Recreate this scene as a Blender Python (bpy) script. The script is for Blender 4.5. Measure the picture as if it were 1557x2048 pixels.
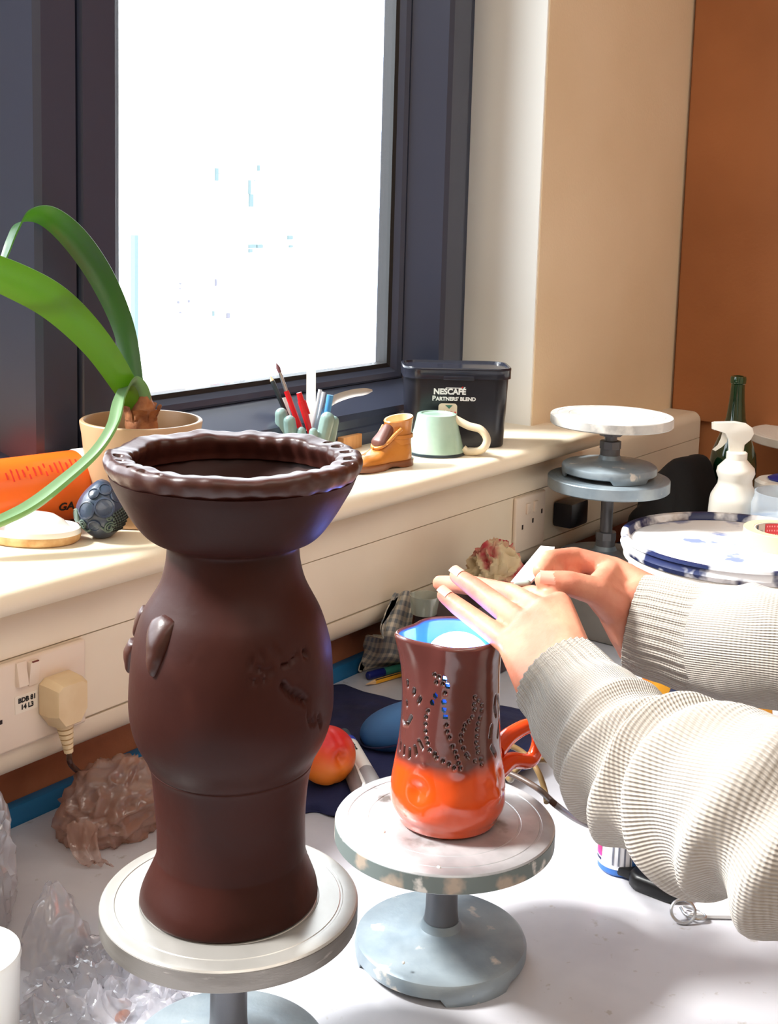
import bpy, bmesh, math, random
import numpy as np
from mathutils import Vector, Matrix, noise
for o in list(bpy.data.objects): bpy.data.objects.remove(o)
scene = bpy.context.scene
COL = scene.collection
PI = math.pi
random.seed(7)

# ------------------------------------------------------------------ camera
# metres; X runs along the window wall, Y into it, Z up; the table top is z = 0
FPX, PPX, PPY = 2550.0, 778.0, 762.0
PITCH, ROLL, YAW = math.radians(7.9), math.radians(1.58), math.radians(36.5)
EYE = Vector((0, 0, 0.62))
_f0 = Vector((math.cos(YAW), math.sin(YAW), 0)); _r0 = Vector((math.sin(YAW), -math.cos(YAW), 0)); _u = Vector((0, 0, 1))
FW = _f0 * math.cos(PITCH) - _u * math.sin(PITCH)
_u0 = _f0 * math.sin(PITCH) + _u * math.cos(PITCH)
RT = _r0 * math.cos(ROLL) + _u0 * math.sin(ROLL)
UP = -_r0 * math.sin(ROLL) + _u0 * math.cos(ROLL)
cam_d = bpy.data.cameras.new('camera'); cam = bpy.data.objects.new('camera', cam_d); COL.objects.link(cam)
cam_d.sensor_fit = 'VERTICAL'; cam_d.sensor_height = 36.0; cam_d.lens = FPX / 2048 * 36.0
cam_d.shift_y = -(1024 - PPY) / 2048; cam_d.shift_x = (778.5 - PPX) / 2048
cam_d.clip_start = 0.02; cam_d.clip_end = 300
m = Matrix.Identity(4)
for i in range(3): m[i][0] = RT[i]; m[i][1] = UP[i]; m[i][2] = -FW[i]; m[i][3] = EYE[i]
cam.matrix_world = m
scene.camera = cam

# ------------------------------------------------------------------ light
scene.view_settings.view_transform = 'Standard'; scene.view_settings.look = 'None'
scene.view_settings.gamma = 1.0; scene.view_settings.exposure = 0.0; scene.view_settings.use_curve_mapping = False
scene.cycles.use_denoising = True
scene.cycles.max_bounces = 7; scene.cycles.diffuse_bounces = 4; scene.cycles.glossy_bounces = 3; scene.cycles.transparent_max_bounces = 12
scene.cycles.use_adaptive_sampling = True; scene.cycles.adaptive_threshold = 0.05
scene.cycles.caustics_reflective = False; scene.cycles.caustics_refractive = False
scene.cycles.sample_clamp_indirect = 6.0
world = bpy.data.worlds.new('overcast_sky'); scene.world = world; world.use_nodes = True
bg = world.node_tree.nodes['Background']; bg.inputs[0].default_value = (0.86, 0.93, 1.0, 1); bg.inputs[1].default_value = 8.0
def lamp(name, kind, energy, color, loc=(0, 0, 0), aim=None, **kw):
    d = bpy.data.lights.new(name, kind); d.energy = energy; d.color = color
    for k, v in kw.items(): setattr(d, k, v)
    o = bpy.data.objects.new(name, d); COL.objects.link(o); o.location = loc
    if aim is not None: o.rotation_euler = Vector(aim).to_track_quat('-Z', 'Y').to_euler()
    return o
lamp('sun', 'SUN', 15.0, (1.0, 0.97, 0.93), aim=(0.72, -1.0, -1.25), angle=math.radians(11))
por = lamp('window_portal', 'AREA', 1, (1, 1, 1), (0.6, 1.3, 0.9), aim=(0, -1, 0), shape='RECTANGLE', size=2.5, size_y=1.4)
por.data.cycles.is_portal = True
for k, (lx, ly) in enumerate([(0.9, -0.9), (-0.7, -0.9)]):
    lamp('room_fill_light', 'AREA', 18, (1.0, 0.92, 0.82), (lx, ly, 1.82), aim=(0, 0, -1), shape='RECTANGLE', size=1.2, size_y=1.2)  # unseen fill lamps, added below the ceiling to brighten the room side

# ------------------------------------------------------------------ pixel <-> place helpers (1557 x 2048 frame)
def ray(x, y): return RT * ((x - PPX) / FPX) - UP * ((y - PPY) / FPX) + FW
def atd(x, y, d): return EYE + ray(x, y) * d
def onz(x, y, z): d = ray(x, y); return EYE + d * ((z - EYE.z) / d.z)
def ony(x, y, Y): d = ray(x, y); return EYE + d * (Y / d.y)
def depth(p): return (Vector(p) - EYE).dot(FW)
def proj(p):
    q = Vector(p) - EYE; w = q.dot(FW); return PPX + FPX * q.dot(RT) / w, PPY - FPX * q.dot(UP) / w
def axis_z(X, Y, ypx):
    lo, hi = -0.2, 0.8
    for _ in range(40):
        mid = (lo + hi) / 2
        if proj((X, Y, mid))[1] > ypx: lo = mid
        else: hi = mid
    return lo
def camc(r, dn, d): return EYE + RT * r - UP * dn + FW * d

# ------------------------------------------------------------------ materials
def lin(c):
    f = lambda v: (v / 255) / 12.92 if v / 255 <= 0.04045 else ((v / 255 + 0.055) / 1.055) ** 2.4
    return (f(c[0]), f(c[1]), f(c[2]), 1)
MATS = {}
def mat(name, col, rough=0.5, metal=0.0, spec=0.5, col2=None, ns=8.0, lo=0.4, hi=0.65, bump=0.0, bs=60.0, coat=0.0, emit=None, estr=0.0,
        trans=0.0, ior=1.45, sss=0.0, det=4.0, stretch=None, col3=None, ns3=30.0, lo3=0.55, hi3=0.7, rough2=None, sheen=0.0):
    if name in MATS: return MATS[name]
    m = bpy.data.materials.new(name); m.use_nodes = True; nt = m.node_tree; N = nt.nodes; L = nt.links
    b = N['Principled BSDF']
    b.inputs['Base Color'].default_value = lin(col); b.inputs['Roughness'].default_value = rough; b.inputs['Metallic'].default_value = metal
    b.inputs['Specular IOR Level'].default_value = spec; b.inputs['Coat Weight'].default_value = coat; b.inputs['IOR'].default_value = ior
    b.inputs['Transmission Weight'].default_value = trans; b.inputs['Sheen Weight'].default_value = sheen
    if sss: b.inputs['Subsurface Weight'].default_value = sss; b.inputs['Subsurface Radius'].default_value = (0.01, 0.004, 0.002)
    if emit: b.inputs['Emission Color'].default_value = (*emit, 1); b.inputs['Emission Strength'].default_value = estr
    tc = N.new('ShaderNodeTexCoord'); src = tc.outputs['Object']
    if stretch:
        mp = N.new('ShaderNodeMapping'); mp.inputs['Scale'].default_value = stretch; L.new(src, mp.inputs[0]); src = mp.outputs[0]
    def nz(scale, l, h, d=det):
        t = N.new('ShaderNodeTexNoise'); t.inputs['Scale'].default_value = scale; t.inputs['Detail'].default_value = d; L.new(src, t.inputs['Vector'])
        r = N.new('ShaderNodeMapRange'); r.inputs[1].default_value = l; r.inputs[2].default_value = h; L.new(t.outputs[0], r.inputs[0]); return r.outputs[0]
    cur = None
    if col2:
        fac = nz(ns, lo, hi); mx = N.new('ShaderNodeMix'); mx.data_type = 'RGBA'; mx.inputs[6].default_value = lin(col); mx.inputs[7].default_value = lin(col2)
        L.new(fac, mx.inputs[0]); cur = mx.outputs[2]
        if rough2 is not None:
            r = N.new('ShaderNodeMapRange'); r.inputs[3].default_value = rough; r.inputs[4].default_value = rough2; L.new(fac, r.inputs[0]); L.new(r.outputs[0], b.inputs['Roughness'])
    if col3:
        fac = nz(ns3, lo3, hi3, 6); mx = N.new('ShaderNodeMix'); mx.data_type = 'RGBA'; mx.inputs[7].default_value = lin(col3)
        if cur: L.new(cur, mx.inputs[6])
        else: mx.inputs[6].default_value = lin(col)
        L.new(fac, mx.inputs[0]); cur = mx.outputs[2]
    if cur: L.new(cur, b.inputs['Base Color'])
    if bump:
        t = N.new('ShaderNodeTexNoise'); t.inputs['Scale'].default_value = bs; t.inputs['Detail'].default_value = 4; L.new(src, t.inputs['Vector'])
        bp = N.new('ShaderNodeBump'); bp.inputs['Strength'].default_value = 1.0; bp.inputs['Distance'].default_value = bump; L.new(t.outputs[0], bp.inputs['Height']); L.new(bp.outputs[0], b.inputs['Normal'])
    MATS[name] = m; return m
def film(name, tint=(0.97, 0.97, 0.98), base=0.12, gain=0.9, rough=0.08, body=None, bodyfac=0.0):
    m = bpy.data.materials.new(name); m.use_nodes = True; nt = m.node_tree; N = nt.nodes; L = nt.links
    for n in list(N): N.remove(n)
    out = N.new('ShaderNodeOutputMaterial'); tr = N.new('ShaderNodeBsdfTransparent'); tr.inputs[0].default_value = (*tint, 1)
    gl = N.new('ShaderNodeBsdfGlossy'); gl.inputs['Roughness'].default_value = rough
    fr = N.new('ShaderNodeLayerWeight'); fr.inputs[0].default_value = 0.25
    mr = N.new('ShaderNodeMapRange'); mr.inputs[3].default_value = base; mr.inputs[4].default_value = gain; L.new(fr.outputs['Facing'], mr.inputs[0])
    mx = N.new('ShaderNodeMixShader'); L.new(mr.outputs[0], mx.inputs[0]); L.new(tr.outputs[0], mx.inputs[1]); L.new(gl.outputs[0], mx.inputs[2])
    last = mx.outputs[0]
    if body:
        df = N.new('ShaderNodeBsdfDiffuse'); df.inputs[0].default_value = lin(body)
        tl = N.new('ShaderNodeBsdfTranslucent'); tl.inputs[0].default_value = lin(body)
        m0 = N.new('ShaderNodeMixShader'); m0.inputs[0].default_value = 0.5; L.new(df.outputs[0], m0.inputs[1]); L.new(tl.outputs[0], m0.inputs[2])
        m2 = N.new('ShaderNodeMixShader'); m2.inputs[0].default_value = bodyfac; L.new(last, m2.inputs[1]); L.new(m0.outputs[0], m2.inputs[2]); last = m2.outputs[0]
    L.new(last, out.inputs[0]); MATS[name] = m; return m

# ------------------------------------------------------------------ shapes: every builder returns (verts, faces)
def merge(*parts):
    V, F = [], []
    for v, f in parts:
        n = len(V); V += [tuple(p) for p in v]; F += [tuple(i + n for i in q) for q in f]
    return V, F
def xf(part, mtx): return [tuple(mtx @ Vector(p)) for p in part[0]], part[1]
def move(part, d): return [(p[0] + d[0], p[1] + d[1], p[2] + d[2]) for p in part[0]], part[1]
def lathe(prof, seg=64, fn=None):
    V, F, rows = [], [], []
    for r, z in prof:
        if r < 1e-7: rows.append([len(V)]); V.append((0, 0, z))
        else:
            row = []
            for k in range(seg):
                a = 2 * PI * k / seg; rr, zz = (r, z) if fn is None else fn(a, r, z)
                row.append(len(V)); V.append((rr * math.cos(a), rr * math.sin(a), zz))
            rows.append(row)
    for a, b in zip(rows, rows[1:]):
        for k in range(seg):
            k2 = (k + 1) % seg
            if len(a) == 1 and len(b) == 1: continue
            if len(a) == 1: F.append((a[0], b[k2], b[k]))
            elif len(b) == 1: F.append((a[k], a[k2], b[0]))
            else: F.append((a[k], a[k2], b[k2], b[k]))
    return V, F
def catmull(pts, n=8):
    P = [np.array(p, float) for p in pts]; P = [2 * P[0] - P[1]] + P + [2 * P[-1] - P[-2]]; out = []
    for i in range(1, len(P) - 2):
        for k in range(n):
            t = k / n; a, b, c, d = P[i - 1], P[i], P[i + 1], P[i + 2]
            out.append(0.5 * (2 * b + (c - a) * t + (2 * a - 5 * b + 4 * c - d) * t * t + (3 * b - a - 3 * c + d) * t ** 3))
    out.append(P[-2]); return out
def frames(pts, ref=None):
    pts = [Vector(p[:3]) for p in pts]; out = []; nrm = None
    for i, p in enumerate(pts):
        t = (pts[min(i + 1, len(pts) - 1)] - pts[max(i - 1, 0)]).normalized()
        if nrm is None:
            r = Vector(ref) if ref is not None else (Vector((0, 0, 1)) if abs(t.z) < 0.9 else Vector((1, 0, 0)))
            nrm = (r - t * r.dot(t)).normalized()
        else: nrm = (nrm - t * nrm.dot(t)).normalized()
        out.append((p, t, nrm, t.cross(nrm)))
    return out
def tube(pts, rad, seg=12, caps=True, fn=None, ref=None):
    fr = frames(pts, ref); V, F = [], []; n = len(fr)
    for i, (p, t, a, b) in enumerate(fr):
        r = rad[i] if hasattr(rad, '__len__') else rad
        for k in range(seg):
            th = 2 * PI * k / seg; rr = r if fn is None else fn(i / (n - 1), th, r)
            V.append(tuple(p + (a * math.cos(th) + b * math.sin(th)) * rr))
    for i in range(n - 1):
        for k in range(seg):
            k2 = (k + 1) % seg; F.append((i * seg + k, i * seg + k2, (i + 1) * seg + k2, (i + 1) * seg + k))
    if caps: F.append(tuple(reversed(range(seg)))); F.append(tuple((n - 1) * seg + k for k in range(seg)))
    return V, F
def box(x0, x1, y0, y1, z0, z1):
    V = [(x, y, z) for z in (z0, z1) for y in (y0, y1) for x in (x0, x1)]
    return V, [(0, 2, 3, 1), (4, 5, 7, 6), (0, 1, 5, 4), (2, 6, 7, 3), (0, 4, 6, 2), (1, 3, 7, 5)]
def rbox(x0, x1, y0, y1, z0, z1, b=0.002, seg=2):
    bm = bmesh.new(); v, f = box(x0, x1, y0, y1, z0, z1); vs = [bm.verts.new(p) for p in v]
    for q in f: bm.faces.new([vs[i] for i in q])
    bmesh.ops.bevel(bm, geom=list(bm.edges), offset=b, segments=seg, affect='EDGES', profile=0.6)
    bm.verts.index_update(); out = [tuple(x.co) for x in bm.verts], [tuple(x.index for x in q.verts) for q in bm.faces]; bm.free(); return out
def loft(secs, cap0=True, cap1=True, closed=True):
    n = len(secs[0]); V = [tuple(p) for s in secs for p in s]; F = []
    for i in range(len(secs) - 1):
        for k in range(n if closed else n - 1):
            k2 = (k + 1) % n; F.append((i * n + k, i * n + k2, (i + 1) * n + k2, (i + 1) * n + k))
    if cap0: F.append(tuple(reversed(range(n))))
    if cap1: F.append(tuple((len(secs) - 1) * n + k for k in range(n)))
    return V, F
def rrect(w, d, r, n=6):
    out = []
    for cx, cy, a0 in ((w / 2 - r, d / 2 - r, 0), (-w / 2 + r, d / 2 - r, PI / 2), (-w / 2 + r, -d / 2 + r, PI), (w / 2 - r, -d / 2 + r, 1.5 * PI)):
        for k in range(n + 1):
            a = a0 + PI / 2 * k / n; out.append((cx + r * math.cos(a), cy + r * math.sin(a)))
    return out
def grid(fn, nu, nv, wrap=False):
    V = [tuple(fn(i / (nu if wrap else nu - 1), j / (nv - 1))) for j in range(nv) for i in range(nu)]; F = []
    for j in range(nv - 1):
        for i in range(nu if wrap else nu - 1):
            i2 = (i + 1) % nu; F.append((j * nu + i, j * nu + i2, (j + 1) * nu + i2, (j + 1) * nu + i))
    return V, F
def prism(poly, z0, z1):
    n = len(poly); V = [(p[0], p[1], z0) for p in poly] + [(p[0], p[1], z1) for p in poly]
    F = [tuple(reversed(range(n))), tuple(range(n, 2 * n))] + [(k, (k + 1) % n, (k + 1) % n + n, k + n) for k in range(n)]
    return V, F
def hull(spheres, sub=2):
    bm = bmesh.new()
    for c, r in spheres: bmesh.ops.create_icosphere(bm, subdivisions=sub, radius=r, matrix=Matrix.Translation(Vector(c)))
    res = bmesh.ops.convex_hull(bm, input=list(bm.verts)); 
    bmesh.ops.delete(bm, geom=[v for v in bm.verts if not v.link_faces], context='VERTS')
    junk = [g for g in res.get('geom_interior', []) if isinstance(g, bmesh.types.BMVert) and g.is_valid]
    if junk: bmesh.ops.delete(bm, geom=junk, context='VERTS')
    bm.verts.index_update(); out = [tuple(x.co) for x in bm.verts], [tuple(x.index for x in q.verts) for q in bm.faces]; bm.free(); return out
def ball(c, r, seg=16, rings=10, s=(1, 1, 1)):
    pr = [(r * math.sin(PI * i / rings) * 1.0, -r * math.cos(PI * i / rings)) for i in range(rings + 1)]
    pr[0] = (0, -r); pr[-1] = (0, r); v, f = lathe(pr, seg)
    return [(c[0] + p[0] * s[0], c[1] + p[1] * s[1], c[2] + p[2] * s[2]) for p in v], f
def mesh(name, part, smooth=True):
    me = bpy.data.meshes.new(name); me.from_pydata([tuple(p) for p in part[0]], [], [tuple(f) for f in part[1]]); me.update()
    bm = bmesh.new(); bm.from_mesh(me); bmesh.ops.recalc_face_normals(bm, faces=list(bm.faces)); bm.to_mesh(me); bm.free()
    if smooth:
        me.polygons.foreach_set('use_smooth', [True] * len(me.polygons))
    return me
def sharp(me, deg=38):
    bm = bmesh.new(); bm.from_mesh(me); lim = math.radians(deg)
    for e in bm.edges:
        if len(e.link_faces) == 2 and e.calc_face_angle(0) > lim: e.smooth = False
    bm.to_mesh(me); bm.free()
def remesh(parts, vox, smooth_it=3, fac=0.5, bake=True):
    me = mesh('tmp', merge(*parts)); o = bpy.data.objects.new('tmp', me); COL.objects.link(o)
    r = o.modifiers.new('r', 'REMESH'); r.mode = 'VOXEL'; r.voxel_size = vox
    if smooth_it: s = o.modifiers.new('s', 'SMOOTH'); s.iterations = smooth_it; s.factor = fac
    dg = bpy.context.evaluated_depsgraph_get(); out = bpy.data.meshes.new_from_object(o.evaluated_get(dg))
    bpy.data.objects.remove(o); bpy.data.meshes.remove(me)
    v = [tuple(x.co) for x in out.vertices]; f = [tuple(p.vertices) for p in out.polygons]; bpy.data.meshes.remove(out); return v, f
def text_part(body, size, depth_=0.0002, bold=0.0, align='CENTER'):
    cu = bpy.data.curves.new('t', 'FONT'); cu.body = body; cu.size = size; cu.extrude = depth_; cu.offset = bold; cu.align_x = align; cu.align_y = 'CENTER'; cu.resolution_u = 3
    o = bpy.data.objects.new('t', cu); COL.objects.link(o); dg = bpy.context.evaluated_depsgraph_get()
    me = bpy.data.meshes.new_from_object(o.evaluated_get(dg)); v = [tuple(x.co) for x in me.vertices]; f = [tuple(p.vertices) for p in me.polygons]
    bpy.data.objects.remove(o); bpy.data.curves.remove(cu); bpy.data.meshes.remove(me); return v, f
def basis(o, x, y):
    x = Vector(x).normalized(); y = Vector(y); y = (y - x * y.dot(x)).normalized(); z = x.cross(y); mt = Matrix.Identity(4)
    for i in range(3): mt[i][0] = x[i]; mt[i][1] = y[i]; mt[i][2] = z[i]; mt[i][3] = o[i]
    return mt

# ------------------------------------------------------------------ objects
def tag(o, label=None, cat=None, group=None, kind=None):
    if label: o['label'] = label
    if cat: o['category'] = cat
    if group: o['group'] = group
    if kind: o['kind'] = kind
    return o
def thing(name, label, cat, loc=(0, 0, 0), rotz=0.0, group=None):
    o = bpy.data.objects.new(name, None); COL.objects.link(o); o.location = loc; o.rotation_euler = (0, 0, rotz); o.empty_display_size = 0.02
    return tag(o, label, cat, group)
def add(name, part, m, parent=None, world=True, smooth=True, sh=38, label=None, uv=None):
    """one mesh object; world=True: coordinates are scene coordinates, else local to the parent"""
    if parent is not None and world:
        root = parent
        off = Vector((0, 0, 0)); 
        while root is not None: off += Vector(root.location); root = root.parent
        part = move(part, -off)
    me = part if isinstance(part, bpy.types.Mesh) else mesh(name, part, smooth)
    if smooth and sh: sharp(me, sh)
    me.materials.append(MATS[m] if isinstance(m, str) else m)
    o = bpy.data.objects.new(name, me); COL.objects.link(o); o.parent = parent
    if label: o['label'] = label
    return o
def single(name, part, m, label, cat, group=None, **kw):
    """a top-level thing that is one mesh; its origin sits at its base"""
    v = part[0]; c = (sum(p[0] for p in v) / len(v), sum(p[1] for p in v) / len(v), min(p[2] for p in v))
    o = add(name, move(part, (-c[0], -c[1], -c[2])), m, None, **kw); o.location = c; return tag(o, label, cat, group)
def struct(name, part, m, parent=None, **kw):
    o = add(name, part, m, parent, **kw)
    if parent is None: o['kind'] = 'structure'
    return o
def dup(root, loc, rotz=0.0):
    r = root.copy(); COL.objects.link(r); r.location = loc; r.rotation_euler = (0, 0, rotz)
    for ch in list(root.children):
        c = ch.copy(); COL.objects.link(c); c.parent = r
        for g in list(ch.children): d = g.copy(); COL.objects.link(d); d.parent = c
    return r
# ================================================================== setting
ZS = 0.275                                    # sill top
YW, YF, XR, XE = 1.01, 1.145, 1.754, 2.29     # wall face, window frame face, right reveal, end wall
mat('wall_paint', (238, 216, 184), 0.75, col2=(231, 207, 172), ns=3, bump=0.0004, bs=180)
mat('reveal_paint', (250, 246, 238), 0.7)
mat('wall_brown', (176, 112, 78), 0.6, col2=(150, 92, 62), ns=9, bump=0.0003, bs=120)
mat('wall_orange', (178, 114, 70), 0.65, col2=(158, 98, 58), ns=2.2, bump=0.0003, bs=140)
mat('ceiling_paint', (240, 235, 225), 0.8)
mat('floor_lino', (120, 110, 100), 0.6)
mat('trunk_plastic', (238, 224, 202), 0.42, col2=(230, 215, 192), ns=4)
mat('sill_paint', (240, 226, 202), 0.45, col2=(232, 215, 188), ns=6, bump=0.0002, bs=90)
mat('frame_grey', (56, 61, 78), 0.27, spec=0.6, bump=0.00005, bs=900)
mat('gasket', (14, 14, 16), 0.5)
mat('laminate', (204, 204, 211), 0.26, col2=(194, 194, 202), ns=14, spec=0.5, col3=(180, 176, 176), ns3=70, lo3=0.66, hi3=0.72)
mat('edge_blue', (34, 110, 160), 0.45, col2=(28, 96, 142), ns=10)
film('window_glass', (0.98, 0.99, 0.99), 0.03, 0.7, 0.0)

# window wall built around the opening
W0, W1, WT = -0.75, XR, 1.80
struct('wall_window', merge(box(-2.2, W0, YW, 1.25, -0.75, 1.85), box(W1, XE + 0.1, YW, 1.25, 0.1, 1.85), box(W0, W1, YW, 1.25, WT, 1.85)), 'wall_paint', smooth=False)
rv = struct('trim_1', box(W1 - 0.004, W1, YW + 0.002, YF + 0.03, ZS, WT), 'reveal_paint', smooth=False); tag(rv, 'white painted window reveal beside the dark frame')
struct('wall_below', box(-2.2, XE + 0.1, YW, 1.25, -0.75, 0.24), 'wall_brown', smooth=False)
struct('wall_end', box(XE, XE + 0.1, -2.6, 1.25, -0.75, 1.85), 'wall_orange', smooth=False)
struct('wall_back', box(-2.2, XE + 0.1, -2.7, -2.6, -0.75, 1.85), 'wall_paint', smooth=False)
struct('wall_left', box(-2.3, -2.2, -2.7, 1.25, -0.75, 1.85), 'wall_paint', smooth=False)
struct('ceiling', box(-2.3, XE + 0.1, -2.7, 1.25, 1.85, 1.9), 'ceiling_paint', smooth=False)
struct('floor', box(-2.3, XE + 0.1, -2.7, 1.25, -0.8, -0.75), 'floor_lino', smooth=False)
pb = struct('trim_2', rbox(XE - 0.012, XE - 0.001, -1.3, YW - 0.006, 0.228, 1.8, 0.0015), 'wall_orange'); tag(pb, 'orange brown board covering the end wall')

# sill with a rounded nose
prof = [(YF, ZS)] + [(0.918 - 0.013 * math.sin(a), ZS - 0.013 + 0.013 * math.cos(a)) for a in [PI * k / 10 for k in range(11)]] + [(YF, ZS - 0.026)]
def along_x(prof, x0, x1): return loft([[(x, p[0], p[1]) for p in prof] for x in (x0, x1)])
struct('window_sill', along_x(prof, W0, 1.80), 'sill_paint')
# dado trunking under the sill: upper cover, lower cover, rounded bottom
tr = bpy.data.objects.new('trim_3', None); COL.objects.link(tr); tag(tr, 'cream plastic dado trunking running under the window sill', kind='structure')
YT = 0.945
up = [(YW, 0.245), (0.962, 0.245)] + [(0.962 - 0.017 * math.sin(a), 0.228 + 0.017 * math.cos(a)) for a in [PI / 2 * k / 6 for k in range(1, 7)]] + [(YT, 0.1965), (YW, 0.1965)]
lo_ = [(YW, 0.1953), (YT, 0.1953), (YT, 0.112), (YT + 0.002, 0.110), (YW, 0.110)]
bt = [(YW, 0.1088), (YT + 0.001, 0.1088)] + [(0.975 - 0.029 * math.cos(a), 0.104 - 0.03 * math.sin(a)) for a in [PI / 2 * k / 6 for k in range(0, 7)]] + [(YW, 0.074)]
add('upper_cover', along_x(up, -1.9, XE - 0.013), 'trunk_plastic', tr); add('lower_cover', along_x(lo_, -1.9, XE - 0.013), 'trunk_plastic', tr); add('bottom_cove', along_x(bt, -1.9, XE - 0.013), 'trunk_plastic', tr)

# windows: profile swept round a rectangle
def ring(x0, x1, z0, z1, prof):
    secs = []
    for i, y in prof: secs.append([(x0 + i, y, z0 + i), (x1 - i, y, z0 + i), (x1 - i, y, z1 - i), (x0 + i, y, z1 - i)])
    secs.append(secs[0]); v, f = loft(secs, False, False); return v, f
wf = bpy.data.objects.new('window_1', None); COL.objects.link(wf); tag(wf, 'dark grey framed window pane above the cluttered sill', kind='structure')
out_prof = [(0, 1.20), (0, YF), (0.030, YF), (0.032, YF + 0.003), (0.036, YF + 0.003), (0.038, YF), (0.062, YF), (0.066, YF + 0.006), (0.066, 1.20)]
def sash(parent, x0, x1, z0, z1):
    add('sash', ring(x0, x1, z0, z1, [(0, 1.20), (0, 1.110), (0.003, 1.105), (0.048, 1.105), (0.056, 1.109), (0.086, 1.156), (0.087, 1.20)]), 'frame_grey', parent, sh=20)
    add('glazing_bead', ring(x0 + 0.087, x1 - 0.087, z0 + 0.087, z1 - 0.087, [(0, 1.195), (0, 1.157), (0.003, 1.1555), (0.010, 1.159), (0.018, 1.168), (0.018, 1.195)]), 'frame_grey', parent, sh=20)
    add('gasket', ring(x0 + 0.104, x1 - 0.104, z0 + 0.104, z1 - 0.104, [(0, 1.19), (0, 1.1665), (0.006, 1.1690), (0.006, 1.19)]), 'gasket', parent, smooth=False)
    add('pane', box(x0 + 0.10, x1 - 0.10, 1.172, 1.176, z0 + 0.10, z1 - 0.10), 'window_glass', parent, smooth=False)
add('outer_frame', ring(W0, W1, ZS - 0.02, WT, out_prof), 'frame_grey', wf, sh=20)
add('frame_ledge', along_x([(1.16, ZS + 0.034), (1.110, ZS + 0.030), (1.102, ZS + 0.026), (1.100, ZS + 0.018), (1.104, ZS), (1.16, ZS)], W0, W1), 'frame_grey', wf, sh=20)
add('mullion', box(0.885, 0.955, 1.15, 1.2, ZS, WT), 'frame_grey', wf, smooth=False)
sash(wf, 0.922, 1.683, 0.266, WT - 0.06)
w2 = bpy.data.objects.new('window_2', None); COL.objects.link(w2); tag(w2, 'neighbouring window pane cut off by the left picture edge', kind='structure')
sash(w2, W0 + 0.06, 0.918, 0.266, WT - 0.06)

# ------------------------------------------------------------------ table
tb = thing('worktop', 'pale grey laminate table top spreading under everything up to the blue strip', 'table', (1.0, 0.6, -0.75))
add('table_top', rbox(-0.35, XE - 0.005, 0.17, 0.9945, -0.03, 0.0, 0.002), 'laminate', tb)
be = struct('trim_4', rbox(-0.35, XE - 0.005, 0.9955, 1.009, -0.03, 0.019, 0.0015), 'edge_blue'); tag(be, 'blue edging strip along the back of the table')
for lx in (-0.3, XE - 0.06):
    for ly in (0.22, 0.93): add('leg', rbox(lx, lx + 0.04, ly, ly + 0.04, -0.75, -0.0305, 0.003), 'frame_grey', tb)

# ------------------------------------------------------------------ far building outside, almost lost in the glare
fb_ = thing('far_building', 'pale building far outside the window, washed out by glare', 'building', (30, 40, -12))
P0, P1 = ony(285, 330, 40.0), ony(690, 660, 40.0)
add('wall', box(P0.x, P1.x, 40.0, 52.0, -12.0, P0.z + 0.5), mat('facade', (250, 250, 250), 0.8), fb_, smooth=False)
wm_ = mat('facade_window', (84, 104, 106), 0.7); wm2 = mat('facade_gap', (92, 94, 104), 0.7)
for (x0, y0, x1, y1, m_) in [(430, 336, 435, 362, wm_), (437, 346, 462, 348, wm_), (497, 360, 500, 388, wm_), (498, 388, 505, 414, wm_), (508, 361, 527, 363, wm_), (515, 330, 518, 342, wm_), (497, 489, 510, 496, wm_), (513, 489, 524, 496, wm_), (497, 498, 503, 505, wm_), (575, 471, 584, 479, wm_), (578, 490, 584, 495, wm_), (359, 566, 361, 569, wm2), (359, 576, 361, 578, wm2), (355, 602, 357, 607, wm2), (376, 600, 378, 605, wm2), (359, 624, 362, 626, wm2), (425, 622, 427, 632, wm_), (453, 626, 458, 636, wm2), (430, 558, 432, 572, wm2)]:
    a, b = ony(x0, y0, 39.98), ony(x1, y1, 39.98); add('window', box(min(a.x, b.x), max(a.x, b.x), 39.9, 40.02, min(a.z, b.z), max(a.z, b.z)), m_, fb_, smooth=False)
a, b = ony(270, 470, 38.0), ony(277, 690, 38.0)
single('street_pole', box(a.x, b.x, 38.0, 38.25, -12, a.z), wm_, 'thin pale pole outside at the left edge of the glass', 'pole', smooth=False)
# ================================================================== banding wheels
mat('cast_alu', (182, 183, 186), 0.42, metal=0.5, col2=(226, 226, 228), ns=16, lo=0.42, hi=0.62, bump=0.0003, bs=90, col3=(120, 110, 104), ns3=26, lo3=0.6, hi3=0.72)
mat('plain_alu', (186, 183, 178), 0.34, metal=0.55, col2=(164, 160, 155), ns=9, bump=0.00008, bs=200, stretch=(1, 1, 6), col3=(120, 112, 104), ns3=34, lo3=0.66, hi3=0.74)
mat('hammer_grey', (128, 142, 152), 0.4, metal=0.25, col2=(150, 162, 170), ns=24, bump=0.0003, bs=130, col3=(206, 200, 192), ns3=40, lo3=0.66, hi3=0.72)
mat('edge_metal_shaded', (128, 124, 119), 0.38, metal=0.7, col2=(108, 103, 98), ns=14, bump=0.0001, bs=200, stretch=(1, 1, 5), col3=(176, 170, 162), ns3=30, lo3=0.66, hi3=0.74)  # streaked turntable metal, darkened: the disc edge's shade is put into the colour
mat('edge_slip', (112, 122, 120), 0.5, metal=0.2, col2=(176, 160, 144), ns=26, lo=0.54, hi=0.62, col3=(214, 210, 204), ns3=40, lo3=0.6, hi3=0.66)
mat('stem_grey', (108, 110, 116), 0.42, metal=0.4, bump=0.0002, bs=150)
mat('slip_alu', (198, 196, 192), 0.6, metal=0.1, col2=(150, 146, 142), ns=12, bump=0.0003, bs=80, col3=(226, 222, 214), ns3=24, lo3=0.5, hi3=0.62)
mat('slip_white', (240, 236, 228), 0.65, bump=0.0004, bs=120)
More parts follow.
